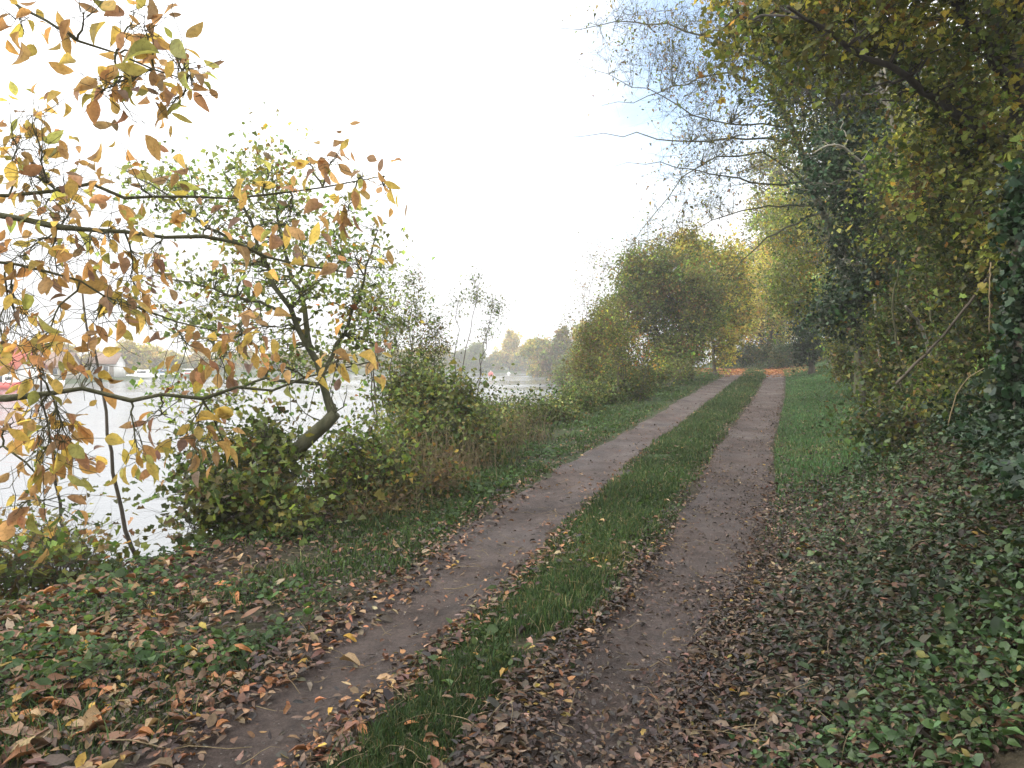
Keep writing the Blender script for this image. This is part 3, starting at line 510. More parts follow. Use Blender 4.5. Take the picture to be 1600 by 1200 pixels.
# leaning tree over the water
b = gz(372, 7.6, -.1); Yl = 7.6
tr = [([b, hh(400, 760, Yl), hh(452, 712, Yl), hh(492, 680, Yl), hh(516, 655, Yl), hh(524, 645, Yl)], .10, .062),
      ([hh(520, 652, Yl), hh(514, 624, Yl), hh(492, 575, Yl), hh(480, 530, Yl), hh(445, 470, Yl - .1), hh(410, 400, Yl - .1), hh(385, 330, Yl - .2), hh(350, 270, Yl - .3)], .042, .006),
      ([hh(484, 545, Yl), hh(474, 480, Yl + .1), hh(455, 420, Yl + .2), hh(430, 340, Yl + .3), hh(425, 260, Yl + .3)], .03, .006),
      ([hh(500, 590, Yl), hh(540, 520, Yl + .2), hh(570, 440, Yl + .3), hh(590, 360, Yl + .3)], .025, .006),
      ([hh(505, 600, Yl), hh(440, 590, Yl - .3), hh(370, 600, Yl - .4), hh(300, 640, Yl - .5)], .02, .005),
      ([hh(470, 500, Yl), hh(400, 470, Yl - .3), hh(320, 450, Yl - .4), hh(240, 430, Yl - .5)], .02, .004),
      ([hh(410, 400, Yl - .1), hh(330, 360, Yl - .3), hh(260, 300, Yl - .5), hh(180, 260, Yl - .6)], .018, .004)]
plant('leaning_alder', 'small leaved green tree on a bent leaning trunk over the lake', 'tree', b[:2], tr,
      [ball(430, 380, Yl, 130, 110, .7), ball(300, 300, Yl, 110, 70, .6), ball(560, 430, Yl + .2, 75, 110, .6), ball(330, 470, Yl - .2, 130, 80, .6), ball(430, 270, Yl, 80, 60, .5), ball(480, 560, Yl, 110, 60, .5), ball(310, 620, Yl - .3, 90, 50, .5), ball(590, 500, Yl + .3, 50, 60, .4)],
      600, 8, .054, GREEN, spread=.14, lw=.72, twigs=3, limb_r=.007, bmat='mossy', twig_r=.0042, down=.8, lmat='thin_leaf', pals=[(PALE, .8), (SOFT, .15), (ORANGE, .05)], cjit=.15)
stem('long thin dark sapling stem rising from the leafy bank at the lower left', [gz(222, 6.3, -.05), hh(200, 840, 6.2), hh(180, 760, 6.1), hh(166, 660, 6.0), hh(152, 590, 6.0), hh(142, 520, 6.0), hh(128, 450, 6)], .019, .007, 'bark', 'sapling', 'sapling')
stem('shorter dark sapling stem standing left of the long one', [gz(120, 7.0, -.05), hh(98, 790, 6.9), hh(82, 710, 6.8), hh(70, 630, 6.7), hh(60, 560, 6.6)], .018, .007, 'bark', 'sapling', 'sapling')

# overhanging tree with big autumn leaves; its trunk stands out of the picture on the left
base = gz(-1150, 3.1, -.1); wt = thing('walnut_tree', 'autumn tree with large orange and yellow leaves overhanging from the left edge', 'tree', base)
mb = MB(); TP = smooth_line([base, (base[0] + .1, 3.1, .8), (base[0] + .3, 3.1, 1.9), (base[0] + .2, 3.0, 3.2), (base[0] + .5, 2.6, 5.2), (base[0] + .8, 2.2, 6.5)], 16); tubes(mb, TP[None], np.linspace(.2, .07, 16)[None], 10); mb.build('trunk', 'mossy', wt, base, smooth=True)
T1 = TP[8]; T2 = TP[5]; T3 = TP[11]
branches = [
  ([T1, hh(-350, 290, 3.0), hh(-100, 322, 3.0), hh(0, 336, 3.0), hh(130, 352, 3.0), hh(230, 372, 3.05), hh(330, 372, 3.1), hh(400, 390, 3.2), hh(480, 410, 3.3), hh(570, 430, 3.35)], .034, .003,
     [(30, 400, 45, 16), (110, 330, 45, 14), (170, 370, 40, 8), (230, 400, 35, 7), (210, 445, 35, 12), (90, 430, 45, 12), (330, 350, 40, 6), (390, 420, 40, 8), (478, 400, 16, 3), (510, 410, 15, 2), (555, 400, 25, 5), (140, 380, 40, 6)]),
  ([T2, hh(-400, 700, 2.7), hh(-100, 640, 2.7), hh(0, 615, 2.7), hh(80, 600, 2.75), hh(160, 615, 2.8), hh(260, 618, 2.85), hh(340, 632, 2.9), hh(385, 622, 3.0), hh(440, 600, 3.05), hh(520, 580, 3.1), hh(580, 565, 3.1)], .03, .003,
     [(60, 640, 50, 10), (140, 570, 35, 8), (60, 575, 45, 8), (100, 690, 50, 20), (60, 720, 40, 8), (310, 685, 40, 12), (220, 720, 30, 8), (250, 650, 40, 4), (450, 575, 35, 6), (520, 570, 35, 8), (590, 560, 25, 4), (350, 690, 30, 5)]),
  ([T3, hh(-350, -250, 2.6), hh(-100, -80, 2.6), hh(30, -5, 2.6), hh(85, 40, 2.6), hh(150, 88, 2.62), hh(200, 100, 2.65), hh(262, 104, 2.7), hh(292, 125, 2.7)], .022, .002,
     [(30, 30, 26, 6), (160, 140, 40, 9), (200, 115, 28, 8), (262, 162, 24, 5), (225, 40, 34, 8), (290, 105, 34, 7), (210, 20, 30, 4), (130, 20, 40, 3), (95, 45, 22, 3), (250, 140, 24, 5), (300, 135, 26, 7), (275, 90, 26, 6), (230, 75, 26, 5), (180, 150, 30, 6)]),
  ([T1, hh(-300, 330, 3.1), hh(-60, 312, 3.1), hh(0, 302, 3.1), hh(90, 292, 3.15), hh(170, 304, 3.2), hh(300, 306, 3.3), hh(470, 303, 3.4), hh(540, 292, 3.4), hh(600, 275, 3.4)], .022, .002,
     [(40, 270, 50, 18), (110, 290, 45, 12), (20, 215, 40, 12), (50, 180, 35, 12), (60, 330, 40, 10), (220, 290, 50, 6), (300, 290, 40, 5), (420, 270, 30, 7), (450, 340, 40, 9), (520, 250, 30, 6), (560, 280, 34, 9), (545, 330, 30, 7), (600, 290, 25, 5), (480, 250, 25, 4)]),
  ([T1, hh(-350, 430, 2.9), hh(-80, 400, 2.9), hh(0, 390, 2.9), hh(60, 440, 2.9), hh(130, 440, 2.95), hh(200, 470, 3.0), hh(290, 510, 3.1), hh(380, 520, 3.2), hh(430, 510, 3.2)], .016, .002,
     [(30, 500, 45, 18), (60, 545, 40, 12), (20, 560, 30, 8), (150, 500, 40, 9), (190, 470, 28, 6), (290, 535, 36, 9), (345, 560, 35, 9), (385, 520, 30, 12), (410, 510, 22, 6), (230, 490, 30, 3)]),
  ([T2, hh(-300, 780, 2.9), hh(-60, 740, 2.9), hh(0, 680, 2.9), hh(40, 700, 2.9), hh(70, 735, 2.9), hh(45, 790, 2.95), hh(10, 820, 3.0)], .014, .002,
     [(20, 660, 30, 8), (70, 780, 40, 5), (130, 715, 30, 6), (30, 790, 30, 3)]),
  ([T3, (-2.5, 1.6, 4.2), (-1.2, .6, 4.9), (0.2, -.2, 5.2)], .05, .01, [])]  # unseen bough above the camera, added to shade the near ground
for pts, r0, r1, cl in branches:
    P = smooth_line(pts, 34, .011); R = np.linspace(r0, r1, 34) * (1 + .12 * rng.normal(0, 1, 34).clip(-1.5, 1.5)); mb = MB(); tubes(mb, P[None], R[None], 7); lm = MB(); prev = P
    if not cl:  # leaf mass of the unseen overhead bough, added for shade
        C, _ = ell_pts([(-1.2, .3, 5.3, 2.4, 2.2, .8), (-3.6, 2.5, 5.6, 1.8, 2, .9)], 160, .4); TPs = curve(np.repeat(P[-3:-2], len(C), 0), C, 5); tubes(mb, TPs, np.repeat(np.linspace(.008, .003, 5)[None], len(C), 0), 4)
        n = 160 * 16; pos = C[rng.integers(0, len(C), n)] + rng.normal(0, .22, (n, 3)); leaves(lm, pos, .10 * np.exp(rng.normal(0, .2, n)), pal(ORANGE, n), 'mid', .5)
    vis = P[P[:, 0] > P[:, 1] * -.72]; vis = vis if len(vis) > 3 else P[-4:]
    for (cx, cy, sp, n) in cl:
        Yd = float(np.interp(cx, [0, 600], [pts[3][1], pts[-1][1]])) + rng.normal(0, .10); c = hh(cx, cy, Yd); dd = np.linalg.norm(vis - c, axis=1); a = vis[int(dd.argmin())] if dd.min() < .5 else vis[max(0, int(dd.argmin()) - 1)]
        P1 = curve(a[None], c[None], 7, .04, .1); tubes(mb, P1, np.linspace(.0045, .002, 7)[None], 5)
        wk = curve(c[None] + rng.normal(0, .01, (3, 3)), c[None] + rng.normal(0, 1, (3, 3)) * sp * Yd / F * 1.2, 5, -.05, .1); tubes(mb, wk, np.repeat(np.linspace(.002, .001, 5)[None], 3, 0), 3); n = int(n * 2.0); q_ = c + rng.normal(0, 1, (n, 3)) * np.array([sp, sp * 1.1, sp * .85]) * Yd / F * .72; s0 = P1[0, rng.integers(2, 7, n)]
        tw = curve(s0, q_, 4, .05, .08); tubes(mb, tw, np.repeat(np.linspace(.0016, .0009, 4)[None], n, 0), 3)
        cc = pal([(.60, .37, .18, 3), (.66, .49, .17, 3), (.50, .31, .20, 2.5), (.44, .44, .16, 1.2), (.34, .23, .19, 1.2)], n, .16) * np.exp(rng.normal(0, .12))
        d = unit(q_ - s0) * .8 + rng.normal(0, .45, (n, 3)) + np.array([0, 0, -.5]); d = unit(d); nn = rng.normal(0, 1, (n, 3)) + np.array([0, -.5, .6]); nn = unit(nn - (nn * d).sum(1, keepdims=True) * d)
        leaves(lm, q_, .064 * np.exp(rng.normal(0, .24, n)), np.clip(cc, 0, .8), 'fine', .50, fr=(d, np.cross(nn, d), nn))
    br = mb.build('branch', 'mossy', wt, base, smooth=True); sub = lm.build('leaves', 'thin_leaf', br, base, smooth=False)

# ================================================================== FAR SHORE
def far_tree(px, top, wid, D, pals, label, dens=1.0, name='lakeside_tree'):
    x = (px - 800) / F * D; g = float(G(x, D)); b = np.array([x, D, g]); H = CAMZ + (HOR - top) / F * D - g; Wd = wid / F * D
    n = 6; bl = []
    for k in range(n): hh_ = rng.uniform(.3, .82); bl.append((x + rng.normal(0, Wd * .22), D + rng.normal(0, Wd * .2), g + H * hh_, Wd * rng.uniform(.34, .52) * (1.25 - hh_ * .6), Wd * .35, H * rng.uniform(.14, .24)))
    bl.append((x, D, g + H * .25, Wd * .62, Wd * .35, H * .26)); bl.append((x, D, g + H * .84, Wd * .2, Wd * .2, H * .16))
    plant(name, label, 'tree', (x, D), [([b, b + [0, 0, H * .5], b + [Wd * .05, 0, H * .85]], H * .02, H * .006)], bl, int(380 * dens), 30, H * .055, OLIVE, group='trees along the far shore', spread=H * .045, twigs=1, limb_r=H * .006, twig_r=H * .0018, pals=pals, bmat='bark', cjit=.2)
PY = [(GOLD, .8), (YELLOW, .2)]; PG = [(OLIVE, .6), (LIME, .4)]; PO = [(YELLOW, .55), (LIME, .25), (GOLD, .2)]; PB = [(BROWN, .45), (GOLD, .55)]
FT = [(-150, 520, 90, 95, PO, 'olive tree left of the red roofed house'), (-30, 525, 70, 105, PY, 'yellow tree just behind the red roofed house'), (60, 530, 60, 118, PY, 'pale yellow tree right of the red roofed house'), (105, 538, 50, 125, PB, 'russet tree left of the small white cottage'),
      (150, 545, 45, 140, PB, 'low russet tree behind the small white cottage'), (200, 530, 50, 140, PY, 'bright yellow tree right of the small white cottage'), (235, 538, 44, 150, PY, 'golden tree left of the moored boats'), (270, 545, 44, 160, PO, 'olive tree behind the moored boats'),
      (305, 541, 40, 168, PY, 'yellow tree above the blue covered boat'), (345, 548, 46, 175, PO, 'low olive tree right of the moored boats'), (385, 546, 44, 185, PY, 'yellow tree seen through the overhanging leaves'), (425, 548, 44, 190, PB, 'brownish tree left of the leaning trunk'),
      (465, 544, 44, 193, PO, 'olive tree behind the leaning trunk'), (505, 550, 44, 196, PY, 'low yellow tree right of the leaning trunk'), (545, 545, 44, 200, PO, 'olive green tree between leaning trunk and tall sapling'), (585, 538, 40, 205, PG, 'green tree just left of the tall sapling'),
      (620, 545, 40, 210, PO, 'olive tree behind the tall sapling'), (655, 542, 40, 212, PY, 'yellowish tree right of the tall sapling'), (690, 540, 42, 214, PO, 'pale olive tree left of the dark tree'), (722, 545, 36, 214, PG, 'green tree touching the dark tree from the left'),
      (748, 536, 42, 212, PG, 'dark green rounded tree behind the red buoy'), (776, 548, 30, 214, PO, 'small olive tree right of the red buoy'), (797, 517, 28, 216, PY, 'tall narrow pale yellow poplar'), (820, 540, 34, 214, PO, 'olive tree right of the pale poplar'), (842, 538, 34, 216, PY, 'yellow tree second from the pale poplar')]
for a_ in FT: far_tree(*a_)
for a_ in [(850, 528, 44, 150, PO, 'round olive tree on the near point of the lake'), (878, 512, 52, 128, [(BROWN, .4), (OLIVE, .6)], 'brownish tree highest on the near point of the lake'), (905, 535, 50, 112, [(LIME, .5), (GREEN, .5)], 'light green tree on the tip of the near point'), (935, 505, 60, 105, PO, 'large olive tree behind the russet shrub')]:
    far_tree(*a_, dens=1.8)
# houses
def box(mb, x0, x1, y0, y1, z0, z1):
    V = [[x, y, z] for z in (z0, z1) for y in (y0, y1) for x in (x0, x1)]
    mb.add(V, [[[0, 2, 3, 1], [4, 5, 7, 6], [0, 1, 5, 4], [2, 6, 7, 3], [0, 4, 6, 2], [1, 3, 7, 5]]])
def house(px, D, wid, hw, hr, wallm, roofm, label, nwin):
    x = (px - 800) / F * D; g = float(G(x, D)) - .15; r = thing('house', label, 'house', (x, D, g)); W = wid / F * D / 2; dp = W * .8
    m_ = MB(); box(m_, -W, W, -dp, dp, 0, hw); m_.add([[-W, -dp, hw], [-W, dp, hw], [-W, 0, hw + hr - .1], [W, -dp, hw], [W, dp, hw], [W, 0, hw + hr - .1]], [[[0, 2, 1], [3, 4, 5]]]); m_.build('wall', wallm, r)
    m_ = MB(); e = .35; s_ = hr / dp
    V = [[-W - e, -dp - e, hw - e * s_ + .03], [W + e, -dp - e, hw - e * s_ + .03], [W + e, 0, hw + hr], [-W - e, 0, hw + hr], [-W - e, dp + e, hw - e * s_ + .03], [W + e, dp + e, hw - e * s_ + .03]]; V += [[a[0], a[1], a[2] + .16] for a in V]
    m_.add(V, [[[6, 7, 8, 9], [9, 8, 11, 10], [0, 3, 2, 1], [3, 4, 5, 2], [0, 1, 7, 6], [4, 10, 11, 5], [0, 6, 9, 3], [3, 9, 10, 4], [1, 2, 8, 7], [2, 5, 11, 8]]]); rf = m_.build('roof', roofm, r)
    m_ = MB(); box(m_, W * .4, W * .4 + .5, -.1, .4, hw + hr * .8, hw + hr + .9); m_.build('chimney', roofm, rf)
    for k in range(nwin):
        cx = -W + (k + .7) * 2 * W / (nwin + .6); m_ = MB(); box(m_, cx - .45, cx + .45, -dp - .06, -dp - .003, hw * .38, hw * .8); f_ = m_.build('window', 'whitep', r); m_ = MB(); box(m_, cx - .36, cx + .36, -dp - .09, -dp - .062, hw * .42, hw * .76); m_.build('pane', 'glass', f_)
    m_ = MB(); box(m_, W - .9, W - .2, -dp - .05, -dp - .003, 0, hw * .78); m_.build('door', 'wood', r)
house(2, 86, 92, 2.6, 1.7, 'render', 'tile', 'white house with a red tiled roof at the far left of the lake', 3)
house(168, 128, 40, 2.4, 1.5, 'render', 'slate', 'small white cottage with a brown roof on the far shore', 2)
house(90, 112, 50, 2.0, 1.8, 'cream', 'slate', 'low cream boathouse with a brown roof between the two white houses', 2)
def boat(px, py, L, cabin, label, D=None):
    D = (CAMZ - WZ) * F / (py - HOR) if D is None else D; x = (px - 800) / F * D; r = thing('moored_boat', label, 'boat', (x, D, WZ), 'boats moored on the far shore')
    k = 9; s = np.linspace(-1, 1, k); hb = L * .16 * np.sqrt(np.clip(1 - np.clip(s, 0, 1) ** 2.2, .02, 1)); V = []
    for i in range(k): V += [[s[i] * L / 2, -hb[i], .75 + .12 * max(0, s[i])], [s[i] * L / 2 * .93, -hb[i] * .7, -.15], [s[i] * L / 2 * .93, hb[i] * .7, -.15], [s[i] * L / 2, hb[i], .75 + .12 * max(0, s[i])]]
    idx = np.arange(k * 4).reshape(k, 4); fs = []
    for i in range(k - 1):
        for j in range(4): fs.append([idx[i, j], idx[i + 1, j], idx[i + 1, (j + 1) % 4], idx[i, (j + 1) % 4]])
    fs += [list(idx[0]), list(idx[-1][::-1])]; m_ = MB(); m_.add(V, [fs]); m_.build('hull', 'gel' if cabin != 'red' else 'redp', r)
    m_ = MB(); c_ = L * .22; V = [[-c_ * 1.2, -L * .11, .78], [c_, -L * .11, .78], [c_, L * .11, .78], [-c_ * 1.2, L * .11, .78], [-c_ * 1.1, -L * .09, 1.6], [c_ * .6, -L * .09, 1.6], [c_ * .6, L * .09, 1.6], [-c_ * 1.1, L * .09, 1.6]]
    m_.add(V, [[[0, 1, 5, 4], [1, 2, 6, 5], [2, 3, 7, 6], [3, 0, 4, 7], [4, 5, 6, 7]]]); m_.build('cabin', {'white': 'gel', 'blue': 'blue', 'red': 'gel'}[cabin], r)
    m_ = MB(); box(m_, -c_ * .8, c_ * .5, -L * .112, -L * .104, 1.05, 1.4); m_.build('window', 'glass', r)
for a_ in [(70, 606, 4.5, 'white', 'small white cabin boat moored before the red roofed house'), (18, 609, 3.0, 'red', 'little red hulled boat beside the red roofed house'), (225, 592, 5.5, 'white', 'white cabin cruiser moored nearest the small cottage'), (262, 589.5, 6.5, 'blue', 'white boat with a blue canvas cover'), (296, 588.5, 5.0, 'red', 'red hulled boat right of the blue covered one')]: boat(*a_)
def buoy(px, py, r, m_, label):
    D = (CAMZ - WZ) * F / (py - HOR); x = (px - 800) / F * D; t_ = thing('buoy', label, 'buoy', (x, D, WZ)); th = np.linspace(0, 2 * np.pi, 13)[:-1]
    prof = [(0.02, -.3), (.8, -.25), (1, .1), (.92, .5), (.6, .85), (.25, 1.0), (.12, 1.05)]; V = np.array([[r * a * math.cos(q_), r * a * math.sin(q_), r * z] for a, z in prof for q_ in th]); idx = np.arange(len(V)).reshape(len(prof), 12); nx = np.roll(idx, -1, 1)
    mb_ = MB(); mb_.add(V, [np.stack([idx[:-1], nx[:-1], nx[1:], idx[1:]], -1).reshape(-1, 4), [list(idx[-1])]]); mb_.build('float', m_, t_, smooth=True)
    mb_ = MB(); tubes(mb_, np.array([[[0, 0, r * .9], [0, 0, r * 1.25], [0, 0, r * 1.6]]]), np.full((1, 3), r * .09), 6); mb_.build('mooring_post', 'whitep', t_)
buoy(767, 585, .62, 'redp', 'red buoy floating before the dark green tree'); buoy(795, 584.5, .42, 'whitep', 'small white buoy right of the red one'); buoy(843, 584, .45, 'redp', 'faint red buoy farthest right near the point')

# ================================================================== GROUND VEGETATION
def samp(n, y0, y1, u0, u1, p=1.0):
    """points denser near the viewer: y with pdf ~ y^-p"""
    r = rng.uniform(0, 1, n)
    Y = y0 * (y1 / y0) ** r if abs(p - 1) < 1e-6 else (y0 ** (1 - p) + r * (y1 ** (1 - p) - y0 ** (1 - p))) ** (1 / (1 - p))
    u = rng.uniform(u0, u1, n) if np.isscalar(u0) else u0 + (u1 - u0) * rng.uniform(0, 1, n)
    X = u2x(u, Y) + Xc(Y); keep = np.abs(X) < Y * .72 + .6
    return X[keep], Y[keep], u[keep]
def blades(mb, X, Y, h, wd, C, lean=.5):
    n = len(X); Z = G(X, Y) + .0; a = rng.uniform(0, 6.283, n); b_ = a + rng.normal(0, .6, n) + 1.57
    sd = np.stack([np.cos(a), np.sin(a), 0 * a], 1) * wd[:, None] * .5; ld_ = np.stack([np.cos(b_), np.sin(b_), 0 * a], 1) * (h * np.abs(rng.normal(0, lean, n)))[:, None]
    P = np.stack([X, Y, Z - .004], 1); up = np.stack([0 * h, 0 * h, h], 1)
    V = np.stack([P - sd, P + sd, P + up * .6 + ld_ * .35 + sd * .7, P + up * .6 + ld_ * .35 - sd * .7, P + up * .92 + ld_], 1)
    o_ = np.arange(n)[:, None] * 5; mb.add(V.reshape(-1, 3), [np.array([[0, 1, 2, 3]]) + o_, np.array([[3, 2, 4]]) + o_], np.repeat(C, 5, 0))
GR = [(.045, .085, .03, 4), (.06, .105, .036, 3), (.085, .125, .045, 1.5), (.20, .18, .09, 1.0), (.03, .055, .022, 2)]
GB = [(.06, .13, .05, 4), (.085, .17, .07, 3), (.12, .18, .07, 1.5), (.15, .15, .08, .4)]
def patch(X, Y, th=-.1, sc=2.2, seed=21, soft=.5): return rng.uniform(0, 1, len(X)) < np.clip((fnoise(X, Y, sc, seed, 3) - th) / soft, 0, 1)
mb = MB()
X, Y, u = samp(190000, 2.2, 48, -.62, .60, 1.25); edge = np.clip(1.18 - np.abs(u + .02) / (np.interp(Y, [3, 5, 9], [.40, .47, .53]) + .09 * fnoise(Y * 1.0, Y * 0, 3, 8, 3) - .12 * np.exp(-((Y - 3.7) / .8) ** 2)), 0, 1); k_ = rng.uniform(0, .75, len(X)) < edge; k_ &= patch(X, Y, -.85, 4.2, 21, .7); X, Y, u = X[k_], Y[k_], u[k_]
clump = np.exp(.6 * fnoise(X, Y, 5, 31, 3)); h = .042 * clump * np.exp(rng.normal(0, .3, len(X))) * (1 + Y / 60); blades(mb, X, Y, h, .0035 + .0011 * Y * rng.uniform(.6, 1.2, len(Y)), np.clip(pal(GR, len(X)) * np.exp(.28 * fnoise(X, Y, 2.1, 131, 3))[:, None] * np.where(patch(X, Y, .35, 1.5, 133, .5)[:, None], [[1.7, 1.25, 1.3]], [[1, 1, 1]]), 0, .4))
tag(mb.build('grass', 'grass'), 'green grass strip growing between the two dirt ruts', 'grass', kind='stuff')
mb = MB()
X, Y, u = samp(150000, 6.5, 46, 1.55, 4.4, 1.1); k_ = rng.uniform(0, 1, len(X)) < np.clip((4.1 + .5 * fnoise(Y, Y, 1, 4, 2) - u) / .8, 0, 1) * np.clip((Y - 7.5) / 4.5, .06, 1); X, Y, u = X[k_], Y[k_], u[k_]
h = .05 * np.exp(.3 * fnoise(X, Y, 4, 33, 3)) * np.exp(rng.normal(0, .3, len(X))); blades(mb, X, Y, h, .0035 + .0013 * Y * rng.uniform(.6, 1.2, len(Y)), np.clip(pal(GB, len(X)) * np.exp(.25 * fnoise(X, Y, 1.6, 135, 3))[:, None] * np.where(patch(X, Y, .4, 1.2, 137, .5)[:, None], [[1.6, 1.1, 1.2]], [[1, 1, 1]]), 0, .5))
tag(mb.build('grass', 'grass'), 'lush green grass verge on the right of the track', 'grass', kind='stuff')
mb = MB()
X, Y, u = samp(150000, 3.0, 46, -3.6, -1.5, 1.2); k_ = patch(X, Y, -.35 , 2.0, 27, .6) & (rng.uniform(0, 1, len(X)) < np.clip((u + 3.6) / .7, .1, 1) * np.clip((-1.5 - u) / .25, 0, 1) * np.clip(.35 + (Y - 4) / 7, .35, 1)); X, Y, u = X[k_], Y[k_], u[k_]
h = .05 * np.exp(.35 * fnoise(X, Y, 4, 35, 3)) * np.exp(rng.normal(0, .35, len(X))); blades(mb, X, Y, h, .0035 + .0012 * Y * rng.uniform(.6, 1.2, len(Y)), np.clip(pal(GR + [(.10, .17, .05, 2)], len(X)), 0, .5), .7)
tag(mb.build('grass', 'grass'), 'rough grass verge between the left rut and the lake bank', 'grass', kind='stuff')
# dry upright grass stems among the left bank bushes
mb = MB()
for px, py, Y0 in [(700, 740, 9.6), (740, 720, 10.6), (780, 700, 12), (640, 770, 9), (610, 790, 8.4), (820, 690, 13.5)]:
    x0 = (px - 800) / F * Y0; n = 90; X = x0 + rng.normal(0, .22, n); Y = Y0 + rng.normal(0, .25, n); Z = G(X, Y); A = np.stack([X, Y, Z], 1); E = A + np.stack([rng.normal(0, .14, n), rng.normal(0, .14, n), rng.uniform(.3, .75, n)], 1); tubes(mb, curve(A, E, 5, .03, .04), np.repeat(np.linspace(.0035, .0012, 5)[None], n, 0), 3)
tag(mb.build('dry_grass', 'straw'), 'straw coloured dry stems standing among the left bank bushes', 'grass', kind='stuff')
# ivy and weeds carpeting the right bank
mb = MB()
X, Y, u = samp(120000, 2.3, 26, 1.5, 8.0, 1.35); den = np.clip((u - 1.55) / 1.0, .05, 1) * np.where(Y > 9, np.clip((u - 3.1) / .6, .1, 1), 1) ; k_ = (rng.uniform(0, 1, len(X)) < den) & patch(X, Y, -.7, 1.9, 51, .6); X, Y, u = X[k_], Y[k_], u[k_]; n = len(X)
hg = rng.uniform(.01, .10, n) * (1 + .9 * fnoise(X, Y, 2.4, 53, 2)) * np.clip((u - 1.3) / 1.2, .3, 1.4); sh = fnoise(X, Y, 1.5, 57, 2)
cc = np.where((sh + rng.normal(0, .25, n))[:, None] > .1, pal([(.07, .13, .045, 3), (.10, .17, .06, 2), (.045, .09, .03, 2), (.2, .19, .05, .3)], n), pal([(.03, .055, .022, 3), (.05, .08, .028, 2), (.09, .09, .035, 1)], n))
leaves(mb, np.stack([X, Y, G(X, Y) + np.maximum(hg, .008)], 1), .026 * np.exp(rng.normal(0, .35, n)) * (1 + Y / 22), np.clip(cc * .66, 0, .4), 'near', .75, down=.1, flat=1.0)
tag(mb.build('ground_cover', 'ivy'), 'low weeds and creeping leaves carpeting the right bank', 'ground cover', kind='stuff')
mb = MB()
X, Y, u = samp(60000, 3.4, 18, 3.2, 8.5, 1.0); k_ = ((X / Y > .42) & (fnoise(X, Y, 1.1, 61, 2) > -.35)); X, Y, u = X[k_], Y[k_], u[k_]; n = len(X)
leaves(mb, np.stack([X, Y, G(X, Y) + rng.uniform(.02, .20, n) * (1 + .8 * fnoise(X, Y, 2.6, 63, 2))], 1), .045 * np.exp(rng.normal(0, .25, n)), np.clip(pal(IVY + [(.08, .12, .07, 1)], n), 0, .3), 'lobed', .95, down=.3, flat=.6)
tag(mb.build('ground_ivy', 'ivy'), 'dark glossy ivy spreading over the upper right bank', 'ground cover', kind='stuff')
mb = MB()
X, Y, u = samp(50000, 3.2, 40, -5.4, -1.7, 1.15); k_ = patch(X, Y, -.1, 2.2, 71, .5); X, Y, u = X[k_], Y[k_], u[k_]; n = len(X)
leaves(mb, np.stack([X, Y, G(X, Y) + rng.uniform(.01, .09, n)], 1), .030 * np.exp(rng.normal(0, .35, n)) * (1 + Y / 18), np.clip(pal([(.07, .13, .045, 3), (.05, .09, .03, 3), (.10, .16, .05, 1)], n), 0, .4), 'near', .75, down=.1, flat=1.0)
X, Y, u = samp(5200, 3.0, 26, -.6, .6, 1.3); k_ = patch(X, Y, .1, 3.4, 75, .3); X, Y = X[k_], Y[k_]; n = len(X)
leaves(mb, np.stack([X, Y, G(X, Y) + rng.uniform(.01, .045, n)], 1), .026 * np.exp(rng.normal(0, .35, n)) * (1 + Y / 25), np.clip(pal([(.06, .10, .035, 3), (.09, .13, .05, 2)], n), 0, .4), 'near', .7, down=.1, flat=.8)
tag(mb.build('ground_cover', 'leaf'), 'small leafy weeds scattered over the left bank and grass strip', 'ground cover', kind='stuff')

# ------------------------------------------------------------------ fallen leaves
def flatframes(n, tilt=.3):
    a = rng.uniform(0, 6.283, n); nn = unit(np.stack([rng.normal(0, tilt, n), rng.normal(0, tilt, n), np.ones(n)], 1)); d = np.stack([np.cos(a), np.sin(a), np.zeros(n)], 1); d = unit(d - (d * nn).sum(1, keepdims=True) * nn); return d, np.cross(nn, d), nn
LX = []
def litter(n, y0, y1, u0, u1, p, size, palette, dens=None, sj=.3, zone=''):
    X, Y, u = samp(n, y0, y1, u0, u1, p)
    if dens is not None: k_ = rng.uniform(0, 1, len(X)) < dens(X, Y, u); X, Y, u = X[k_], Y[k_], u[k_]
    n = len(X); LX.append((X, Y, np.minimum(size * np.exp(rng.normal(0, sj, n)), size * 1.7), np.clip(pal(palette, n, .25), 0, .6), np.array([zone] * n)))
litter(8500, 2.5, 9, -5.2, -1.5, 1.4, .086, DEADO, lambda X, Y, u: np.clip((-1.5 - u) / .5, 0, 1) * np.clip(1.5 - (Y + (u + 4) * 1.0 - 3) / 3.0, .04, 1) * np.clip(.75 + .5 * fnoise(X, Y, 2.2, 81, 3), .15, 1), .4, 'left')
litter(9000, 3.5, 40, -4.2, -1.5, 1.2, .05, DEADP + DEADO[:2], lambda X, Y, u: .5 + .3 * fnoise(X, Y, 2, 83, 2), .3, 'left')
litter(5200, 2.4, 36, -1.65, -.45, 1.2, .036, DEADP + DEADO[:3], lambda X, Y, u: np.clip(np.abs(u + 1.05) / .5, .25, .8) * np.clip(.8 + .5 * fnoise(X, Y, 3, 95, 3), .2, 1.2), .45, 'rut')
litter(11000, 3, 14, -5.0, -1.55, 1.2, .036, DEADP, None, .35, 'left'); litter(900, 2.4, 10, -1.7, -1.25, 1.3, .055, DEADP + DEADO, None, .3, 'rut')
litter(800, 2.4, 7, -.62, -.3, 1.2, .045, DEADP + DEADO, None, .4, 'strip'); litter(1300, 2.4, 7, .26, .62, 1.2, .045, DEADP, None, .4, 'strip')
litter(4200, 2.4, 40, -.65, .65, 1.2, .045, DEADP + DEADO, lambda X, Y, u: .35 + .5 * (np.abs(u) > .42), .35, 'strip')
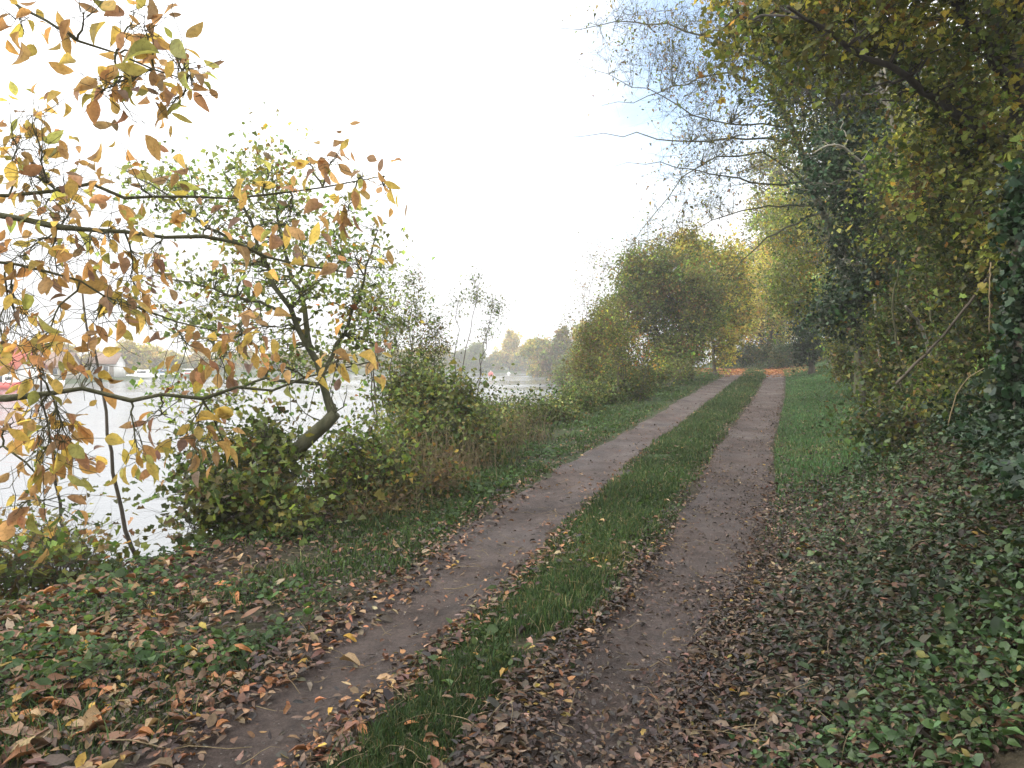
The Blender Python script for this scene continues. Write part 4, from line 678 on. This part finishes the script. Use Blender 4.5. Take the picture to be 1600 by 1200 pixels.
litter(26000, 2.3, 44, .40, 1.75, 1.25, .031, DEADP, lambda X, Y, u: np.clip(.14 + .55 * np.abs(u - 1.0) / .5 + .45 * fnoise(X, Y, 2.2, 85, 3) + .35 * np.exp(-((Y - 3) / 1.0) ** 2), .06, 1), .35, 'right rut')
litter(34000, 2.3, 22, 1.4, 5.0, 1.3, .042, DEADP, lambda X, Y, u: np.clip(1.15 - (u - 1.6) / 6 + .45 * fnoise(X, Y, 1.7, 87, 3), .15, 1) * np.where(Y > 9.5, .35, 1), .32, 'right')
litter(16000, 33, 52, -3.4, 3.4, 1.0, .10, [(.42, .16, .055, 3), (.32, .13, .05, 3), (.46, .24, .06, 1)], lambda X, Y, u: np.clip((Y - 34) / 7, 0, 1) ** 2 * np.clip(.7 + .6 * fnoise(X, Y, 1.4, 91, 3), 0, 1) * np.clip(1.5 - np.abs(u) / 2.6, 0, 1), .25, 'bend')
X = np.concatenate([a[0] for a in LX]); Y = np.concatenate([a[1] for a in LX]); SZ = np.concatenate([a[2] for a in LX]); CC = np.concatenate([a[3] for a in LX]); ZN = np.concatenate([a[4] for a in LX])
inview = (np.abs(X) < Y * .655) & (Y > 3.15); score = np.where(inview, SZ / Y, 0); order = np.argsort(-score); ind = order[:285]; rest = order[285:]
mb = MB(); n = len(rest); Zr = G(X[rest], Y[rest]) + .02 + rng.uniform(0, .022, n); leaves(mb, np.stack([X[rest], Y[rest], Zr], 1), SZ[rest], CC[rest], 'near', .5, fr=flatframes(n, .32))
tag(mb.build('leaf_litter', 'dead'), 'fallen autumn leaves strewn over track, verges and banks', 'leaf litter', kind='stuff')
ZL = {'left': 'on the grassy left bank', 'rut': 'on the bare left rut', 'strip': 'on the grass strip between the ruts', 'right rut': 'among small dead leaves on the right rut', 'right': 'at the foot of the right bank', 'bend': 'at the bend'}
HUES = [('pale buff', (.34, .235, .13)), ('rust orange', (.36, .155, .06)), ('dull brown', (.20, .10, .055)), ('ochre yellow', (.44, .27, .05))]
lmesh = []
for hname, hc in HUES:
    row = []
    for v in range(5):
        m_ = MB(); nn = np.array([[0, 0, 1.]]); d = np.array([[1., 0, 0]]); leaves(m_, np.zeros((1, 3)), np.ones(1), np.clip(np.array([hc]) * np.exp(rng.normal(0, .2)), 0, .6), 'fine', .46, fr=(d, np.cross(nn, d), nn)); o_ = m_.build('fallen_leaf', 'dead'); row.append(o_.data); COL.objects.unlink(o_); bpy.data.objects.remove(o_)
    lmesh.append(row)
from mathutils import Matrix
def place_leaf(x, y, size, hue, label, group, z=None):
    o_ = bpy.data.objects.new('fallen_leaf', lmesh[hue][int(rng.integers(5))]); COL.objects.link(o_); d, s_, nn = [q_[0] for q_ in flatframes(1, .28)]
    M_ = Matrix(((d[0], s_[0], nn[0]), (d[1], s_[1], nn[1]), (d[2], s_[2], nn[2]))).to_4x4(); o_.matrix_world = Matrix.Translation((x, y, (float(G(x, y)) + .03) if z is None else z)) @ M_ @ Matrix.Scale(size, 4); return tag(o_, label, 'leaf', group)
hv = np.array([h_[1] for h_ in HUES])
for i in ind:
    hue = int(np.argmin(np.abs(np.log(hv) - np.log(np.maximum(CC[i], .01))).sum(1))); z_ = str(ZN[i])
    place_leaf(float(X[i]), float(Y[i]), float(SZ[i]), hue, f'{HUES[hue][0]} fallen leaf lying {ZL[z_]}', f'{HUES[hue][0]} fallen leaves {ZL[z_]}')
def gpix(px, py):
    Yv = np.linspace(2.5, 60, 4000); P = np.array([at(px, py, y_) for y_ in Yv]); k_ = np.argmax(P[:, 2] < G(P[:, 0], P[:, 1])); return P[k_, 0], P[k_, 1]
for px, py, sz, hu, lb in [(520, 1117, .07, 3, 'lone bright yellow leaf on the bare near end of the left rut'), (535, 1003, .10, 3, 'bright yellow leaf at the left edge of the left rut'), (530, 1040, .13, 0, 'large pale yellow leaf on the left rut edge'), (848, 828, .13, 2, 'dark brown leaf lying alone far up the left rut'), (1152, 1095, .07, 3, 'yellow leaf by the right rut near the bottom'), (1490, 1105, .08, 3, 'yellow leaf at the lower right among green weeds')]:
    x_, y_ = gpix(px, py); place_leaf(x_, y_, sz, hu, lb, None)
# fallen twigs
for k_, (px, py, ln, an, lb) in enumerate([(1130, 1160, .30, .1, 'pale twig lying across the right rut at the bottom'), (700, 1135, .22, -.5, 'curved pale twig on the grass strip near the bottom'), (1010, 1050, .3, .5, 'pale twig on the right rut beside the grass strip'), (280, 1180, .55, .05, 'long straw coloured stem at the bottom left'),
        (300, 1020, .45, .5, 'long straw stem slanting over the left leaf litter'), (1190, 1150, .25, 1.2, 'short upright leaning twig right of the right rut'), (620, 1150, .3, .8, 'thin twig at the left edge of the grass strip'), (1420, 1080, .3, 1.0, 'bent twig among the weeds at lower right'), (720, 925, .25, .3, 'small pale twig on the left rut')]):
    x_, y_ = gpix(px, py); s = np.linspace(-.5, .5, 9) * ln; xs = x_ + s * math.cos(an) + .03 * np.sin(s * 14 + k_); ys_ = y_ + s * math.sin(an) + .02 * np.cos(s * 11 + k_); P = np.stack([xs, ys_, G(xs, ys_) + .035 + .01 * np.sin(s * 20)], 1); m_ = MB(); tubes(m_, P[None], np.linspace(.0035, .0018, 9)[None], 5); tag(m_.build('fallen_twig', 'straw', None, P[4], smooth=True), lb, 'twig')
# loose stems and pebbles
mb = MB(); X, Y, u = samp(700, 2.4, 16, -4.5, 4.5, 1.3); n = len(X); a = rng.uniform(0, 6.28, n); L_ = rng.uniform(.06, .28, n); A = np.stack([X, Y, G(X, Y) + .025], 1); X2 = X + np.cos(a) * L_; Y2 = Y + np.sin(a) * L_; E = np.stack([X2, Y2, G(X2, Y2) + rng.uniform(.02, .07, n)], 1); tubes(mb, curve(A, E, 5, .05, .08), np.repeat(np.linspace(.0022, .001, 5)[None], n, 0), 3)
tag(mb.build('straw_litter', 'straw'), 'thin straw and broken stems scattered over the ground', 'straw', kind='stuff')
mb = MB(); X, Y, u = samp(2600, 2.4, 20, -1.6, 1.5, 1.3); k_ = np.abs(np.abs(u) - 1.05) < .5; X, Y = X[k_], Y[k_]; n = len(X); r = .0032 * np.exp(rng.normal(0, .45, n)); oct_ = np.array([[1, 0, 0], [0, 1, 0], [-1, 0, 0], [0, -1, 0], [0, 0, .7], [0, 0, -.7]])
V = np.stack([X, Y, G(X, Y) + .019], 1)[:, None] + oct_[None] * r[:, None, None] * rng.uniform(.6, 1.4, (n, 6, 1)); f_ = np.array([[0, 1, 4], [1, 2, 4], [2, 3, 4], [3, 0, 4], [1, 0, 5], [2, 1, 5], [3, 2, 5], [0, 3, 5]]); mb.add(V.reshape(-1, 3), [(f_[None] + np.arange(n)[:, None, None] * 6).reshape(-1, 3)])
tag(mb.build('gravel', 'stone'), 'small pale stones pressed into the two ruts', 'gravel', kind='stuff')

# ------------------------------------------------------------------ haze
HAZE = 0.0017
m, t, o = mat('haze_air'); v = t.nodes.new('ShaderNodeVolumePrincipled'); v.inputs['Color'].default_value = (.99, .985, .97, 1); v.inputs['Density'].default_value = HAZE; v.inputs['Anisotropy'].default_value = .2; t.links.new(v.outputs[0], o.inputs['Volume']); MAT['haze'] = m
zt = 3.0
for ob in COL.objects:
    if ob.type == 'MESH':
        bb = [Vector(c) for c in ob.bound_box]; oz = ob.location.z + (ob.parent.location.z if ob.parent else 0) + (ob.parent.parent.location.z if ob.parent and ob.parent.parent else 0); zt = max(zt, max(c.z for c in bb) + oz)
mb = MB(); box(mb, -1700, 1700, -1700, 1700, WZ - 1.7, zt + 1.5); tag(mb.build('haze', 'haze'), kind='stuff', label='thin pale autumn haze in the air over lake and track', cat='haze')
print('TOP', zt, 'polys', sum(len(m_.polygons) for m_ in bpy.data.meshes))
